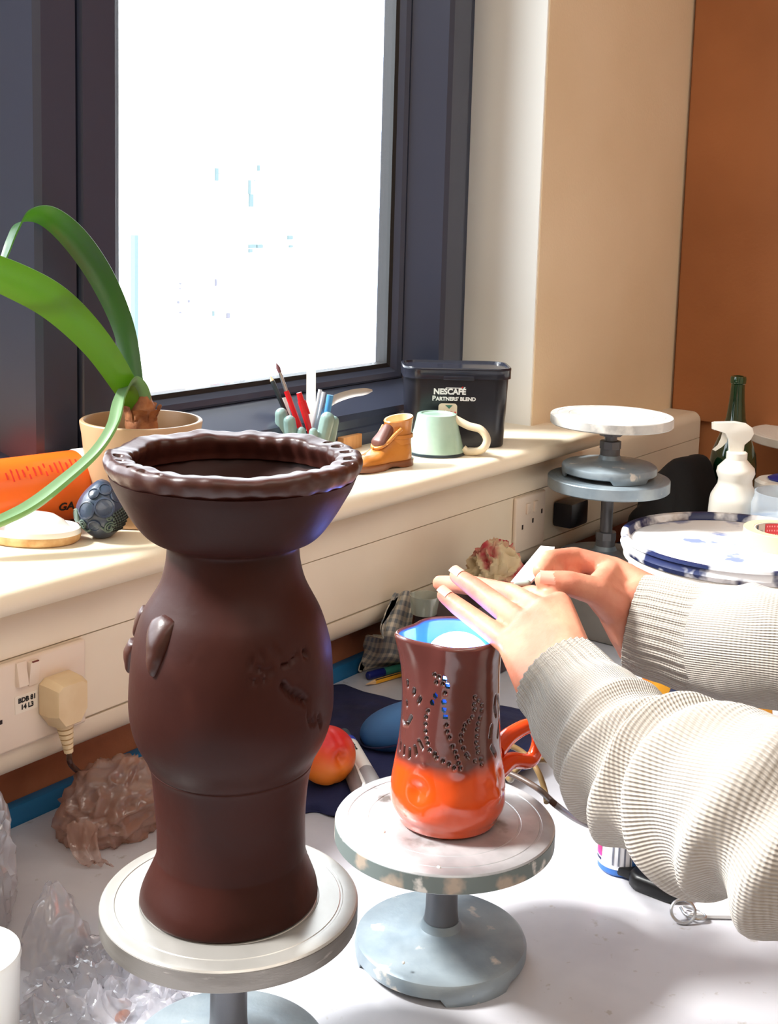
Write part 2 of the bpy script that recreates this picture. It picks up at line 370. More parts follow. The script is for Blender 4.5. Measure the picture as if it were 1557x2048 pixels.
def disc_part(r, z0, z1, seg=96):
    e = 0.0016
    return lathe([(0, z0 + 0.004), (r * 0.3, z0 + 0.004), (r * 0.34, z0), (r - e, z0), (r, z0 + e), (r, z1 - e), (r - e * 0.6, z1 - e * 0.3), (r - 0.003, z1), (r - 0.010, z1), (r - 0.0105, z1 - 0.0004), (r - 0.012, z1 - 0.0004), (r - 0.0125, z1),
                  (r * 0.7, z1), (r * 0.7 - 0.0005, z1 - 0.0003), (r * 0.68, z1 - 0.0003), (r * 0.68 - 0.0005, z1), (0, z1)], seg)
def base_part(r, z0, z1, notch=True, seg=96):
    # domed plate on a skirt with three feet, the skirt cut back between them
    def fn(a, rr, zz):
        if zz <= z0 + 0.0001:
            ph = (a / (2 * PI) * 3 + 0.3) % 1
            return rr, (z0 if not notch or ph < 0.42 else z0 + 0.006)
        return rr, zz
    h = z1 - z0
    return lathe([(0, z0 + h * 0.5), (r * 0.9, z0 + h * 0.5), (r * 0.945, z0), (r - 0.0015, z0), (r, z0 + 0.0075), (r, z0 + h * 0.62), (r - 0.0012, z0 + h * 0.74), (r - 0.004, z0 + h * 0.82), (r * 0.6, z0 + h * 0.92), (0.022, z1), (0.0175, z1 + 0.003), (0.015, z1 + 0.009), (0, z1 + 0.009)], seg, fn)
def banding_wheel(label, loc, H, rt, rb, ht, hb, stem, mt, mb, ms, rotz=0.0, grp='banding wheels', stem_r=0.0155, edge=None):
    t = thing('banding_wheel', label, 'pottery wheel', loc, rotz, grp)
    add('turntable', disc_part(rt, H - ht, H), mt, t, False, sh=30)
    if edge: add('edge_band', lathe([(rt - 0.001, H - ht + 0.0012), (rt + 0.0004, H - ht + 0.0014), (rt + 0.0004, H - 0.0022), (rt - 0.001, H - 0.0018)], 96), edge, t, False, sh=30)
    if stem == 'plain':
        add('stem', lathe([(0, hb + 0.002), (stem_r * 1.16, hb + 0.002), (stem_r * 1.04, hb + 0.02), (stem_r, H - ht - 0.006), (stem_r * 1.05, H - ht + 0.002), (0, H - ht + 0.002)], 40), ms, t, False)
    else:
        z0, z1 = hb + 0.002, H - ht; a = 0.0145
        sp = lathe([(0, z0), (a, z0), (a, z0 + 0.020), (0.0092, z0 + 0.0205), (0.0092, z1 - 0.016), (a * 0.6, z1 - 0.0155), (a * 0.6, z1 + 0.002), (0, z1 + 0.002)], 32)
        add('stem', sp, ms, t, False)
        add('collar', lathe([(0.009, z1 - 0.017), (0.0165, z1 - 0.0165), (0.0168, z1 - 0.016), (0.0168, z1 - 0.001), (0.009, z1 - 0.0005)], 8), ms, t, False, sh=20)
        add('collar', lathe([(0.009, z0 + 0.016), (0.0155, z0 + 0.0165), (0.0158, z0 + 0.017), (0.0158, z0 + 0.028), (0.009, z0 + 0.0285)], 8), ms, t, False, sh=20)
    add('base', base_part(rb, 0.0, hb), mb, t, False, sh=30)
    return t
W1c = atd(460, 1790, 2550 * 0.18 / 511); W2c = atd(890, 1637, 2550 * 0.18 / 438)
H1, H2 = W1c.z, W2c.z
bw1 = banding_wheel('smooth silver banding wheel carrying the tall dark clay vase', (W1c.x, W1c.y, 0), H1, 0.090, 0.072, 0.0165, 0.022, 'plain', 'plain_alu', 'hammer_grey', 'stem_grey', 0.5, stem_r=0.0128, edge='edge_metal_shaded')
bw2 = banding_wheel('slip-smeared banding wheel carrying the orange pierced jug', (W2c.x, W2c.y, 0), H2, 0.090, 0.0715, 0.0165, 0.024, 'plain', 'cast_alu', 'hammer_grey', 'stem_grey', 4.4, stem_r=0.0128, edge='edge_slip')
# dried clay drips stuck to the second turntable
for (px, py, r) in [(994, 1690, 0.0028), (788, 1757, 0.0022), (912, 1706, 0.001), (1072, 1623, 0.0014)]:
    p = onz(px, py, H2) if py != 1757 else atd(px, py, depth(W2c) - 0.083)
    add('clay_drip', ball(p, r, 12, 8, (1.3, 1, 0.6) if py != 1757 else (0.9, 0.9, 2.0)), 'slip_white', bw2)
for (px, py, r) in [(1037, 1870, 0.0012), (1028, 1893, 0.001)]:
    add('clay_drip', ball(atd(px, py, depth(W2c) + 0.0), r, 8, 6), 'slip_white', bw2)
# two more stacked against the trunking on a plaster block
SX, SY = 1.688, 0.838
zb = 0.095
blk = single('plaster_block', rbox(SX - 0.075, SX + 0.065, SY - 0.070, SY + 0.075, 0.0, zb - 0.001, 0.006), mat('plaster', (150, 146, 140), 0.8, col2=(120, 114, 108), ns=12), 'grey plaster block under the stack of two banding wheels', 'block')
zt = axis_z(SX, SY, 830); zm = axis_z(SX, SY, 953)
banding_wheel('lower banding wheel of the stack below the window corner', (SX, SY, zb), zm - zb, 0.090, 0.070, 0.018, 0.020, 'hex', 'hammer_grey', 'hammer_grey', 'stem_grey', 0.2)
banding_wheel('upper white-topped banding wheel of the stack below the window corner', (SX, SY, zm + 0.0008), zt - zm, 0.090, 0.070, 0.015, 0.023, 'hex', 'slip_alu', 'hammer_grey', 'stem_grey', 2.2)

# ================================================================== tall clay vase
mat('wet_clay', (50, 20, 15), 0.52, col2=(40, 16, 12), ns=7, spec=0.14, bump=0.00035, bs=70, col3=(70, 36, 28), ns3=9, lo3=0.58, hi3=0.8)
VX, VY = W1c.x, W1c.y
sil = [(1784, 177), (1772, 175.5), (1757, 171), (1727, 158), (1705, 150), (1690, 148.5), (1640, 148.5), (1600, 151), (1560, 155), (1530, 160), (1519, 163.5), (1516, 163.0), (1513, 165.5), (1500, 171), (1475, 185), (1450, 195), (1420, 202), (1390, 205.5), (1350, 205), (1300, 200), (1260, 191), (1220, 177), (1190, 160), (1170, 149), (1150, 141), (1125, 135), (1100, 132), (1085, 133)]
vp = []
for y, hw in sil:
    z = axis_z(VX, VY, y); vp.append((hw * depth((VX, VY, z)) / FPX, z))
vp.insert(0, (vp[0][0] - 0.0012, H1 + 0.0003))
for y, hw in [(1078, 142), (1068, 166), (1050, 186), (1020, 208), (990, 226), (965, 240), (945, 248)]:
    z = axis_z(VX, VY, y); vp.append((hw * depth((VX, VY, z)) / FPX, z))
zr = vp[-1][1]; rr0 = vp[-1][0]
# inner wall of the bowl and closed floor
inner = [(rr0 - 0.0065, zr), (rr0 - 0.012, zr - 0.012), (rr0 - 0.022, zr - 0.026), (rr0 - 0.040, zr - 0.038), (0.035, zr - 0.046), (0.0, zr - 0.047)]
def resample(pr, step):
    out = [pr[0]]
    for a, b in zip(pr, pr[1:]):
        n = max(1, int(math.hypot(b[0] - a[0], b[1] - a[1]) / step))
        for k in range(1, n + 1): out.append((a[0] + (b[0] - a[0]) * k / n, a[1] + (b[1] - a[1]) * k / n))
    return out
sm = [tuple(p) for p in catmull(vp, 6)]
prof = resample([(0, H1 + 0.0003)] + sm, 0.0016) + resample(inner, 0.003)
# carved marks: world points on the visible face, each a short stroke pressed into the clay (half width, depth)
def hit_axis(px, py, prof_):
    # nearest point where the pixel ray meets the surface of revolution
    d = ray(px, py); best = None
    zs = [p[1] for p in prof_]; rs = [p[0] for p in prof_]
    for k in range(600):
        t = 0.6 + k * 0.001; p = EYE + d * t; r = math.hypot(p.x - VX, p.y - VY)
        if r < np.interp(p.z, zs, rs): return p
    return None
outer_prof = sorted([(p[0], p[1]) for p in sm], key=lambda q: q[1])
strokes = [([(611, 1306), (613, 1309)], 0.0022, 0.006), ([(565, 1331), (580, 1328), (595, 1312)], 0.0016, 0.004), ([(568, 1372), (580, 1388), (596, 1398), (614, 1405)], 0.003, 0.005), ([(590, 1392), (608, 1402)], 0.004, 0.005),
           ([(515, 1338), (530, 1345), (545, 1341)], 0.0022, 0.0025), ([(500, 1335), (505, 1320)], 0.0018, 0.002), ([(522, 1310), (530, 1325)], 0.0018, 0.002), ([(500, 1362), (522, 1368), (540, 1355)], 0.0016, 0.002),
           ([(618, 1438), (622, 1450)], 0.0014, 0.003), ([(627, 1436), (630, 1450)], 0.0014, 0.003), ([(637, 1434), (643, 1452)], 0.0016, 0.003), ([(620, 1400), (616, 1432)], 0.0012, 0.0016), ([(376, 1328), (388, 1318)], 0.001, 0.001), ([(545, 1295), (560, 1310)], 0.003, 0.0015)]
segs = []
for pts, w, dep in strokes:
    q = [hit_axis(x, y, outer_prof) for x, y in pts]; q = [p for p in q if p is not None]
    for a, b in zip(q, q[1:]): segs.append((np.array(a), np.array(b), w, dep))
v, f = lathe(prof, 300)
V = np.array(v); V[:, 0] += VX; V[:, 1] += VY
rad = np.hypot(V[:, 0] - VX, V[:, 1] - VY)
disp = np.zeros(len(V))
for a, b, w, dep in segs:
    ab = b - a; t = np.clip(((V - a) @ ab) / max(1e-12, ab @ ab), 0, 1); dist = np.linalg.norm(V - (a + t[:, None] * ab), axis=1)
    disp = np.minimum(disp, -dep * np.clip(1.25 - dist / w, 0, 1) ** 1.2)
for i in range(len(V)):
    if rad[i] > 1e-4:
        p = Vector(V[i]); n = noise.noise(p * 26) * 0.0011 + noise.noise(p * 9) * 0.0014
        V[i, 2] += noise.noise(p * 20 + Vector((5, 0, 0))) * 0.0004 if V[i, 2] > H1 + 0.01 else 0
        s = (rad[i] + n + disp[i]) / rad[i]; V[i, 0] = VX + (V[i, 0] - VX) * s; V[i, 1] = VY + (V[i, 1] - VY) * s
_b = MATS['wet_clay'].node_tree.nodes['Principled BSDF']; _b.inputs['Coat Weight'].default_value = 0.06; _b.inputs['Coat Roughness'].default_value = 0.32
mat('slick_clay', (62, 28, 21), 0.36, col2=(50, 22, 17), ns=9, spec=0.5, bump=0.0004, bs=80)
vase = thing('clay_vase', 'tall dark brown unfired clay vase with a bowl-shaped pierced top', 'vase', (VX, VY, H1))
add('body', (V.tolist(), f), 'wet_clay', vase, sh=60)
# pie-crust rim: a wavy flange with pressed holes
NR = 720
zc = axis_z(VX, VY, 918); RO = 256 * depth((VX, VY, zc)) / FPX
sect = [(-0.006, -0.012), (-0.0035, -0.009), (-0.0012, -0.0055), (0.0, -0.001), (-0.0004, 0.002), (-0.002, 0.004), (-0.005, 0.0047), (-0.008, 0.0044), (-0.0115, 0.0040), (-0.0150, 0.0036), (-0.0175, 0.0022), (-0.0185, -0.001), (-0.0175, -0.005), (-0.0155, -0.010), (-0.0150, -0.014)]
sect = [tuple(p) for p in catmull(sect, 4)]
cam_a = math.atan2(-VY, -VX)                       # direction from the axis to the camera
holes = []
for px, py in [(675, 893), (693, 905), (700, 917), (697, 929), (685, 942), (660, 884)]: holes.append((px, py, 0.0036, 0.006))
for px, py in [(240, 921), (250, 929), (263, 936), (284, 944), (315, 951), (345, 957), (236, 912)]: holes.append((px, py, 0.0024, 0.004))
hp = [(np.array(onz(x, y, zc + 0.004)), r, d) for x, y, r, d in holes]
RV = []
for j, (dr, dz) in enumerate(sect):
    for k in range(NR):
        a = 2 * PI * k / NR
        wav = math.sin(a * 31 + 1.2 * math.sin(a * 3)) ; w2_ = noise.noise(Vector((math.cos(a) * 4, math.sin(a) * 4, 1.7)))
        top = max(0.0, (dz + 0.006) / 0.011)
        r = RO + dr * (1 + 0.03 * wav * (1 if dr < -0.012 else 0)) + 0.0013 * w2_ + (0.0004 * wav if dr > -0.004 else 0)
        z = zc + dz + top * (0.0004 * wav * abs(math.sin(a * 1.5 + 0.4)) + 0.0022 * w2_)
        p = np.array([VX + r * math.cos(a), VY + r * math.sin(a), z])
        for c, hr, hd in hp:
            dd = math.hypot(p[0] - c[0], p[1] - c[1])
            if dd < hr * 1.3 and dz > -0.003 and -0.0178 < dr < -0.002: p[2] -= 0.8 * hd * max(0, 1 - (dd / (hr * 1.2)) ** 6)
        RV.append(tuple(p))
ns_ = len(sect); RF = []
for j in range(ns_):
    for k in range(NR):
        j2, k2 = (j + 1) % ns_, (k + 1) % NR; RF.append((j * NR + k, j * NR + k2, j2 * NR + k2, j2 * NR + k))
add('rim', (RV, RF), 'slick_clay', vase, sh=60)
# applied leaves on the left flank
def petal(px0, py0, px1, py1, width, lift, edge=None):
    if edge is None: a, b = hit_axis(px0, py0, outer_prof), hit_axis(px1, py1, outer_prof)
    else: a, b = edge
    a, b = Vector(a), Vector(b); ax = (b - a); L_ = ax.length; mid = (a + b) / 2; nrm = Vector((mid.x - VX, mid.y - VY, 0.0)).normalized(); ax.normalize(); side = nrm.cross(ax).normalized()
    def fn(u, w):
        th = 2 * PI * u; t = w; wd = width * min(1, (t / 0.10 + 0.02)) ** 0.5 * (1 - 0.92 * t ** 2.4); wd = max(wd, 0.0004)
        p = a + ax * (t * L_) + side * (math.cos(th) * wd); up_ = lift * math.sin(PI * min(1, t * 0.9 + 0.1)) ** 0.4
        hgt = math.sin(th) * up_ - 0.0015 + 0.0010 * noise.noise(p * 120)
        rho = Vector((p.x - VX, p.y - VY)); zs = [q[1] for q in outer_prof]; rs = [q[0] for q in outer_prof]; rs_ = float(np.interp(p.z, zs, rs)); d = rho.normalized()
        return (VX + d.x * (rs_ + hgt), VY + d.y * (rs_ + hgt), p.z)
    v, f = grid(fn, 26, 22, True); n = 26; f.append(tuple(range(n))); f.append(tuple(reversed(range(21 * n, 22 * n)))); return v, f
add('leaf_relief', petal(331, 1229, 309, 1356, 0.0112, 0.0075), 'slick_clay', vase, sh=70)
rs_at = lambda y: (axis_z(VX, VY, y))
def flank(y0, y1, da):
    out = []
    for y in (y0, y1):
        z = rs_at(y); r = float(np.interp(z, [q[1] for q in outer_prof], [q[0] for q in outer_prof])); a = math.atan2(-RT.y, -RT.x) + da; out.append((VX + r * math.cos(a), VY + r * math.sin(a), z))
    return out
add('leaf_relief', petal(0, 0, 0, 0, 0.0085, 0.0065, flank(1222, 1290, -0.12)), 'slick_clay', vase, sh=70)
add('leaf_relief', petal(0, 0, 0, 0, 0.0085, 0.0068, flank(1280, 1352, 0.02)), 'slick_clay', vase, sh=70)
add('leaf_relief', petal(0, 0, 0, 0, 0.0085, 0.0060, flank(1390, 1490, -0.16)), 'slick_clay', vase, sh=70)

# ================================================================== orange pierced jug with a glowing lamp in it
JX, JY = W2c.x + 0.0015, W2c.y - 0.001
jm = bpy.data.materials.new('jug_glaze'); jm.use_nodes = True; MATS['jug_glaze'] = jm
N, L = jm.node_tree.nodes, jm.node_tree.links; b = N['Principled BSDF']; b.inputs['Roughness'].default_value = 0.16; b.inputs['Coat Weight'].default_value = 0.5; b.inputs['Coat Roughness'].default_value = 0.08
at = N.new('ShaderNodeAttribute'); at.attribute_name = 'glaze'; mx = N.new('ShaderNodeMix'); mx.data_type = 'RGBA'; mx.inputs[6].default_value = lin((214, 74, 20)); mx.inputs[7].default_value = lin((92, 50, 46)); L.new(at.outputs['Fac'], mx.inputs[0])
at2 = N.new('ShaderNodeAttribute'); at2.attribute_name = 'pit'; mx2 = N.new('ShaderNodeMix'); mx2.data_type = 'RGBA'; mx2.inputs[7].default_value = lin((34, 14, 12)); L.new(mx.outputs[2], mx2.inputs[6]); L.new(at2.outputs['Fac'], mx2.inputs[0])
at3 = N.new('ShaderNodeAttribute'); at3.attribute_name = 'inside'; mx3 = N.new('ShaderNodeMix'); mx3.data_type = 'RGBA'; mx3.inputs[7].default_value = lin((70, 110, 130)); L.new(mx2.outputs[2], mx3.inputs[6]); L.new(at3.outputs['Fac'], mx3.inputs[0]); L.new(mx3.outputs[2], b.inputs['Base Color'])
nt_ = N.new('ShaderNodeTexNoise'); nt_.inputs['Scale'].default_value = 45; tc = N.new('ShaderNodeTexCoord'); L.new(tc.outputs['Object'], nt_.inputs['Vector']); bp = N.new('ShaderNodeBump'); bp.inputs['Distance'].default_value = 0.0007; L.new(nt_.outputs[0], bp.inputs['Height']); L.new(bp.outputs[0], b.inputs['Normal'])
jsil = [(1655, 84), (1640, 96), (1628, 100), (1618, 104), (1608, 110), (1595, 114.5), (1575, 115), (1557, 114), (1524, 109), (1484, 103), (1434, 99), (1384, 97), (1340, 96), (1310, 97), (1285, 99), (1268, 100)]
jp = []
for y, hw in jsil:
    z = axis_z(JX, JY, y); jp.append((hw * depth((JX, JY, z)) / FPX, z))
jp[0] = (jp[0][0], H2 + 0.0006); jp[1] = (jp[1][0], H2 + 0.0025)
JZT = jp[-1][1]
jprof = resample([tuple(p) for p in catmull(jp, 6)], 0.0009)
spout_a = math.atan2(-RT.y, -RT.x) + 0.25
def jug_rt(a, r, z):
    k = max(0.0, (z - (JZT - 0.075)) / 0.075); d = (a - spout_a + PI) % (2 * PI) - PI
    sp = math.exp(-(d / 0.36) ** 2)
    return r + 0.0085 * k ** 2 * sp - 0.003 * k * math.exp(-((abs(d) - 0.8) / 0.3) ** 2), z - 0.004 * k ** 3 * (1 - math.cos(d)) * 0 + 0.0015 * k ** 2 * sp
NJ = 380
ov, of = lathe(jprof, NJ, jug_rt); nrow = len(jprof)
OV = np.array(ov)
jor = [p[0] for p in jprof]; joz = [p[1] for p in jprof]
def jhit(px, py):
    d = ray(px, py)
    for k in range(900):
        p = EYE + d * (0.75 + k * 0.0005)
        if joz[0] < p.z < joz[-1]:
            a = math.atan2(p.y - JY, p.x - JX); r = jug_rt(a, float(np.interp(p.z, joz, jor)), p.z)[0]
            if math.hypot(p.x - JX, p.y - JY) < r: return np.array(p)
    return None
K = 300 / 1307.0
cr = lambda x, y: (760 + x * K, 1210 + y * K * (470 / 2048) / (300 / 1307.0))
lit = [(562, 645), (592, 705), (487, 790), (460, 852), (560, 845), (562, 912), (575, 975)]
dots = [(480, 610), (515, 630), (550, 690), (495, 678), (570, 768), (422, 928), (405, 980), (400, 1042), (400, 1105), (408, 1165), (418, 1210), (437, 1268), (480, 1298), (497, 1335), (552, 1362), (605, 1390), (650, 1418), (700, 1415),
        (583, 1048), (588, 1105), (608, 1155), (635, 1235), (655, 1283), (672, 1330), (685, 1378), (830, 805), (862, 838), (890, 872), (888, 920), (872, 985), (858, 1035), (850, 1085), (845, 1145), (842, 1200), (850, 1245), (855, 1285), (882, 1345), (890, 1390), (830, 1360),
        (822, 868), (828, 915), (805, 980), (775, 1015), (742, 1052), (730, 1090), (708, 1138), (708, 1190), (727, 1252), (755, 1305), (770, 1325), (480, 1310)]
slits = [((242, 665), (244, 705)), ((302, 740), (296, 775)), ((355, 815), (338, 850)), ((235, 845), (236, 875)), ((182, 1205), (176, 1262)), ((214, 1240), (208, 1300)), ((262, 1262), (258, 1328)), ((308, 1238), (318, 1300)), ((342, 1190), (372, 1250)),
         ((198, 990), (206, 1030)), ((206, 1030), (245, 1040)), ((245, 1035), (275, 975)), ((1010, 800), (1000, 880)), ((1000, 880), (1012, 960)), ((975, 1060), (960, 1150)), ((975, 1240), (1005, 1300)), ((1030, 800), (1045, 900)), ((1040, 1000), (1025, 1140))]
pit = np.zeros(len(OV)); cut = np.zeros(len(OV), bool); W = OV.copy(); W[:, 0] += JX; W[:, 1] += JY
for x, y in dots:
    q = jhit(*cr(x, y))
    if q is not None: d_ = np.linalg.norm(W - q, axis=1); pit = np.maximum(pit, np.clip(1.6 - d_ / 0.0013, 0, 1))
for a_, b_ in slits:
    q0, q1 = jhit(*cr(*a_)), jhit(*cr(*b_))
    if q0 is not None and q1 is not None:
        ab = q1 - q0; t = np.clip(((W - q0) @ ab) / (ab @ ab), 0, 1); d_ = np.linalg.norm(W - (q0 + t[:, None] * ab), axis=1); pit = np.maximum(pit, np.clip(1.6 - d_ / 0.0012, 0, 1))
for x, y in lit:
    q = jhit(*cr(x, y))
    if q is not None: cut |= np.linalg.norm(W - q, axis=1) < 0.0017
gz = np.zeros(len(OV)); arr = np.hypot(OV[:, 0], OV[:, 1])
zsplit = axis_z(JX, JY, 1500)
for i in range(len(OV)):
    p = Vector(W[i]); n = noise.noise(p * 22) * 0.010 + noise.noise(p * 60) * 0.004
    gz[i] = min(1, max(0, (p.z - zsplit + n) / 0.012 + 0.5))
dimple = np.zeros(len(OV))
for px, py, r, dp in [(834, 1585, 0.009, 0.0035), (990, 1590, 0.008, -0.004), (1000, 1540, 0.006, 0.002), (985, 1560, 0.006, -0.003), (850, 1525, 0.004, -0.0012), (920, 1540, 0.007, -0.002), (905, 1612, 0.012, -0.0012)]:
    q = jhit(px, py)
    if q is not None: dimple += dp * np.exp(-(np.linalg.norm(W - q, axis=1) / r) ** 2)
scale = (arr - 0.0022 * pit - dimple) / np.maximum(arr, 1e-6)
OV[:, 0] *= scale; OV[:, 1] *= scale
TH = 0.0042
inn = []
iprof = [(max(0.001, r - TH), z + (0.004 if i < 8 else 0)) for i, (r, z) in enumerate(jprof)]
iv, if_ = lathe(iprof, NJ, jug_rt); IV = np.array(iv); keep = lambda f, c: [q for q in f if not any(c[i] for i in q)]
ff = keep(of, cut) + [tuple(i + len(OV) for i in q) for q in keep(if_, cut)]
# rounded lip, floor
nO = len(OV); lip = []
LV = []
for s_ in range(1, 6):
    for k in range(NJ):
        o_, i_ = OV[(nrow - 1) * NJ + k], IV[(nrow - 1) * NJ + k]; t = s_ / 6; p = o_ * (1 - t) + i_ * t; LV.append((p[0], p[1], p[2] + 0.0022 * math.sin(PI * t)))
base_ = 2 * nO
rows = [[(nrow - 1) * NJ + k for k in range(NJ)]] + [[base_ + s_ * NJ + k for k in range(NJ)] for s_ in range(5)] + [[nO + (nrow - 1) * NJ + k for k in range(NJ)]]
for a_, b_ in zip(rows, rows[1:]):
    for k in range(NJ): ff.append((a_[k], a_[(k + 1) % NJ], b_[(k + 1) % NJ], b_[k]))
ff.append(tuple(reversed(range(NJ)))); ff.append(tuple(nO + k for k in range(NJ)))
allv = np.vstack([OV, IV, np.array(LV)]); allv[:, 2] -= H2
jug = thing('pierced_jug', 'orange and brown glazed pierced jug glowing blue inside', 'jug', (JX, JY, H2))
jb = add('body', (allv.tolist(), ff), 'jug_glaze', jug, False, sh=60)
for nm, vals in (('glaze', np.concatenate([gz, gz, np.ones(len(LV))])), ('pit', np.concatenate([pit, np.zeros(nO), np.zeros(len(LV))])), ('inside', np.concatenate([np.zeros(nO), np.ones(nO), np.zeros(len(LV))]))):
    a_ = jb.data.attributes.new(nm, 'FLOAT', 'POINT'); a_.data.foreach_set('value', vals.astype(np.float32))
# handle on the far right side
hd = catmull([atd(993, 1500, depth(W2c) + 0.02), atd(1022, 1470, depth(W2c) + 0.035), atd(1062, 1452, depth(W2c) + 0.05), atd(1078, 1480, depth(W2c) + 0.055), atd(1062, 1520, depth(W2c) + 0.05), atd(1022, 1522, depth(W2c) + 0.035), atd(993, 1545, depth(W2c) + 0.02)], 8)
hm = mat('jug_orange', (206, 66, 22), 0.16, coat=0.5, bump=0.0004, bs=50)
add('handle', tube(hd, [0.0085 - 0.0025 * math.sin(PI * i / (len(hd) - 1)) for i in range(len(hd))], 14), hm, jug)
lampt = thing('led_lamp', 'white dome lamp shining blue inside the orange jug', 'lamp', (JX, JY, H2 + 0.006))
le = mat('lamp_glow', (255, 255, 255), 0.4, emit=(0.07, 0.19, 1.0), estr=28.0)
LR = 0.026
add('dome', ball((JX + 0.002, JY - 0.004, JZT - 0.020), LR, 32, 20, (1, 1, 0.8)), le, lampt)
add('lamp_stem', lathe([(0, 0), (0.022, 0), (0.022, 0.012), (0.008, 0.016), (0.008, JZT - 0.04 - H2 - 0.006), (0.018, JZT - 0.034 - H2 - 0.006), (0, JZT - 0.034 - H2 - 0.006)], 24), mat('white_plastic', (236, 236, 232), 0.4), lampt, False)
# brown flex from the lamp, over the turntable edge and along the table
d2 = depth(W2c)
cab = [onz(985, 1545, H2 + 0.004), onz(1005, 1542, H2 + 0.0035), onz(1040, 1556, H2 + 0.0035), onz(1080, 1580, H2 + 0.0035), atd(1115, 1612, d2 - 0.005), onz(1160, 1643, 0.040), onz(1205, 1660, 0.008), onz(1260, 1668, 0.004), onz(1330, 1640, 0.004)]
flex = mat('flex_brown', (74, 56, 46), 0.4)
single('power_cable', tube(catmull(cab, 8), 0.0027, 10), flex, 'dark brown flex draped over the turntable edge beside the orange jug', 'cable')
loop = [atd(1118, 1528, d2 + 0.12), atd(1085, 1520, d2 + 0.11), atd(1050, 1528, d2 + 0.10), atd(1030, 1545, d2 + 0.10), atd(1022, 1560, d2 + 0.11), atd(1012, 1545, d2 + 0.12), atd(1008, 1505, d2 + 0.10), atd(1020, 1492, d2 + 0.095), atd(1050, 1508, d2 + 0.09), atd(1075, 1540, d2 + 0.075), atd(1090, 1580, d2 + 0.07), atd(1094, 1605, d2 + 0.06)]
single('coiled_cable', tube(catmull(loop, 8), 0.0026, 10), mat('flex_gold', (128, 104, 68), 0.35), 'olive brown flex looped behind the orange jug handle', 'cable')
# ================================================================== things on the sill
# --- potted bulb plant
def leafmat(name, a, b):
    m = mat(name, a, 0.35, col2=b, ns=6, stretch=(1, 1, 0.3)); nt = m.node_tree; N, L = nt.nodes, nt.links; bs_ = N['Principled BSDF']; out = N['Material Output']
    tl = N.new('ShaderNodeBsdfTranslucent'); tl.inputs[0].default_value = lin((150, 200, 50)); mx = N.new('ShaderNodeMixShader'); mx.inputs[0].default_value = 0.3
    L.new(bs_.outputs[0], mx.inputs[1]); L.new(tl.outputs[0], mx.inputs[2]); L.new(mx.outputs[0], out.inputs[0]); return m
leafmat('leaf_green', (86, 118, 34), (98, 128, 40)); leafmat('leaf_dark', (46, 80, 46), (58, 92, 44)); leafmat('leaf_pale', (126, 156, 118), (92, 128, 76))
PC = onz(283, 1036, ZS); pdp = depth(PC + Vector((0, 0, 0.1))); PR = 121 * pdp / FPX; PH = axis_z(PC.x, PC.y, 838) - ZS
pp = thing('potted_plant', 'strap-leaved bulb plant in a tan plastic pot beside the window', 'plant', (PC.x, PC.y, ZS))
add('pot', lathe([(0, 0.001), (PR * 0.80, 0.001), (PR * 0.82, 0.004), (PR * 0.97, PH - 0.014), (PR, PH - 0.003), (PR, PH - 0.001), (PR - 0.001, PH), (PR - 0.004, PH), (PR - 0.005, PH - 0.002), (PR - 0.006, PH - 0.02), (PR * 0.9, PH - 0.035), (PR * 0.88, PH - 0.036)], 64), mat('pot_tan', (188, 152, 116), 0.42, spec=0.5), pp, False)
def soil(u, v):
    a = 2 * PI * u; r = v * PR * 0.885; p = Vector((r * math.cos(a), r * math.sin(a), 0)); return (p.x, p.y, PH - 0.034 + 0.003 * noise.noise(p * 120) + 0.006 * (1 - v))
add('soil', grid(soil, 40, 12, True), mat('soil', (96, 66, 46), 0.95, col2=(140, 104, 74), ns=90, bump=0.001, bs=200), pp, False)
bx_ = atd(283, 850, pdp); bx = Vector((bx_.x - PC.x, bx_.y - PC.y, 0))
def bulb(u, v):
    a = 2 * PI * u; rr = 0.0001 + 0.021 * (math.sin(PI * min(1, 0.15 + v * 0.62)) ** 0.8) * (1 - 0.38 * v) + (0.0022 * noise.noise(Vector((math.cos(a) * 2, math.sin(a) * 2, v * 9))))
    return (bx.x + rr * math.cos(a), bx.y + rr * math.sin(a), PH - 0.036 + v * 0.062 + 0.002 * noise.noise(Vector((a, v * 5, 3))))
add('bulb', grid(bulb, 36, 22, True), mat('bulb_skin', (168, 108, 66), 0.7, col2=(120, 68, 40), ns=60, bump=0.0008, bs=150), pp, False)
for k in range(7):   # dry papery scales curling from the neck of the bulb
    a0 = k * 0.9 + 0.3
    def scale_(u, v, a0=a0, k=k):
        a = a0 + (u - 0.5) * 0.75; r = 0.017 + 0.0045 * v * v + 0.002 * noise.noise(Vector((u * 3, v * 3, k))); return (bx.x + r * math.cos(a), bx.y + r * math.sin(a), PH + 0.000 + v * (0.016 + 0.004 * math.sin(k)) - 0.004 * (u - 0.5) ** 2)
    add('bulb_scale', grid(scale_, 8, 8), 'bulb_skin', pp, False)
def strap(path, widths, curl=0.35, sideref=None, thick=0.0012):
    """strap leaf: path points, half widths; gently channelled cross-section with thickness"""
    P = [Vector(p) for p in catmull(path, 9)]; n = len(P); wv = [w[0] for w in catmull([(w,) for w in widths], 9)]
    fr = frames(P, sideref); secs = []
    for i, (p, t, a, b) in enumerate(fr):
        w = max(wv[i], 0.0004); s = []
        for k in range(9):
            u = -1 + k / 4; s.append(p + a * (u * w) + b * (curl * w * (u * u - 0.4) + thick / 2))
        for k in range(9):
            u = 1 - k / 4; s.append(p + a * (u * w) + b * (curl * w * (u * u - 0.4) - thick / 2))
        secs.append(s)
    return loft(secs)
d0 = pdp
S = lambda px, d: px * d / FPX
yb = (PC + bx).y
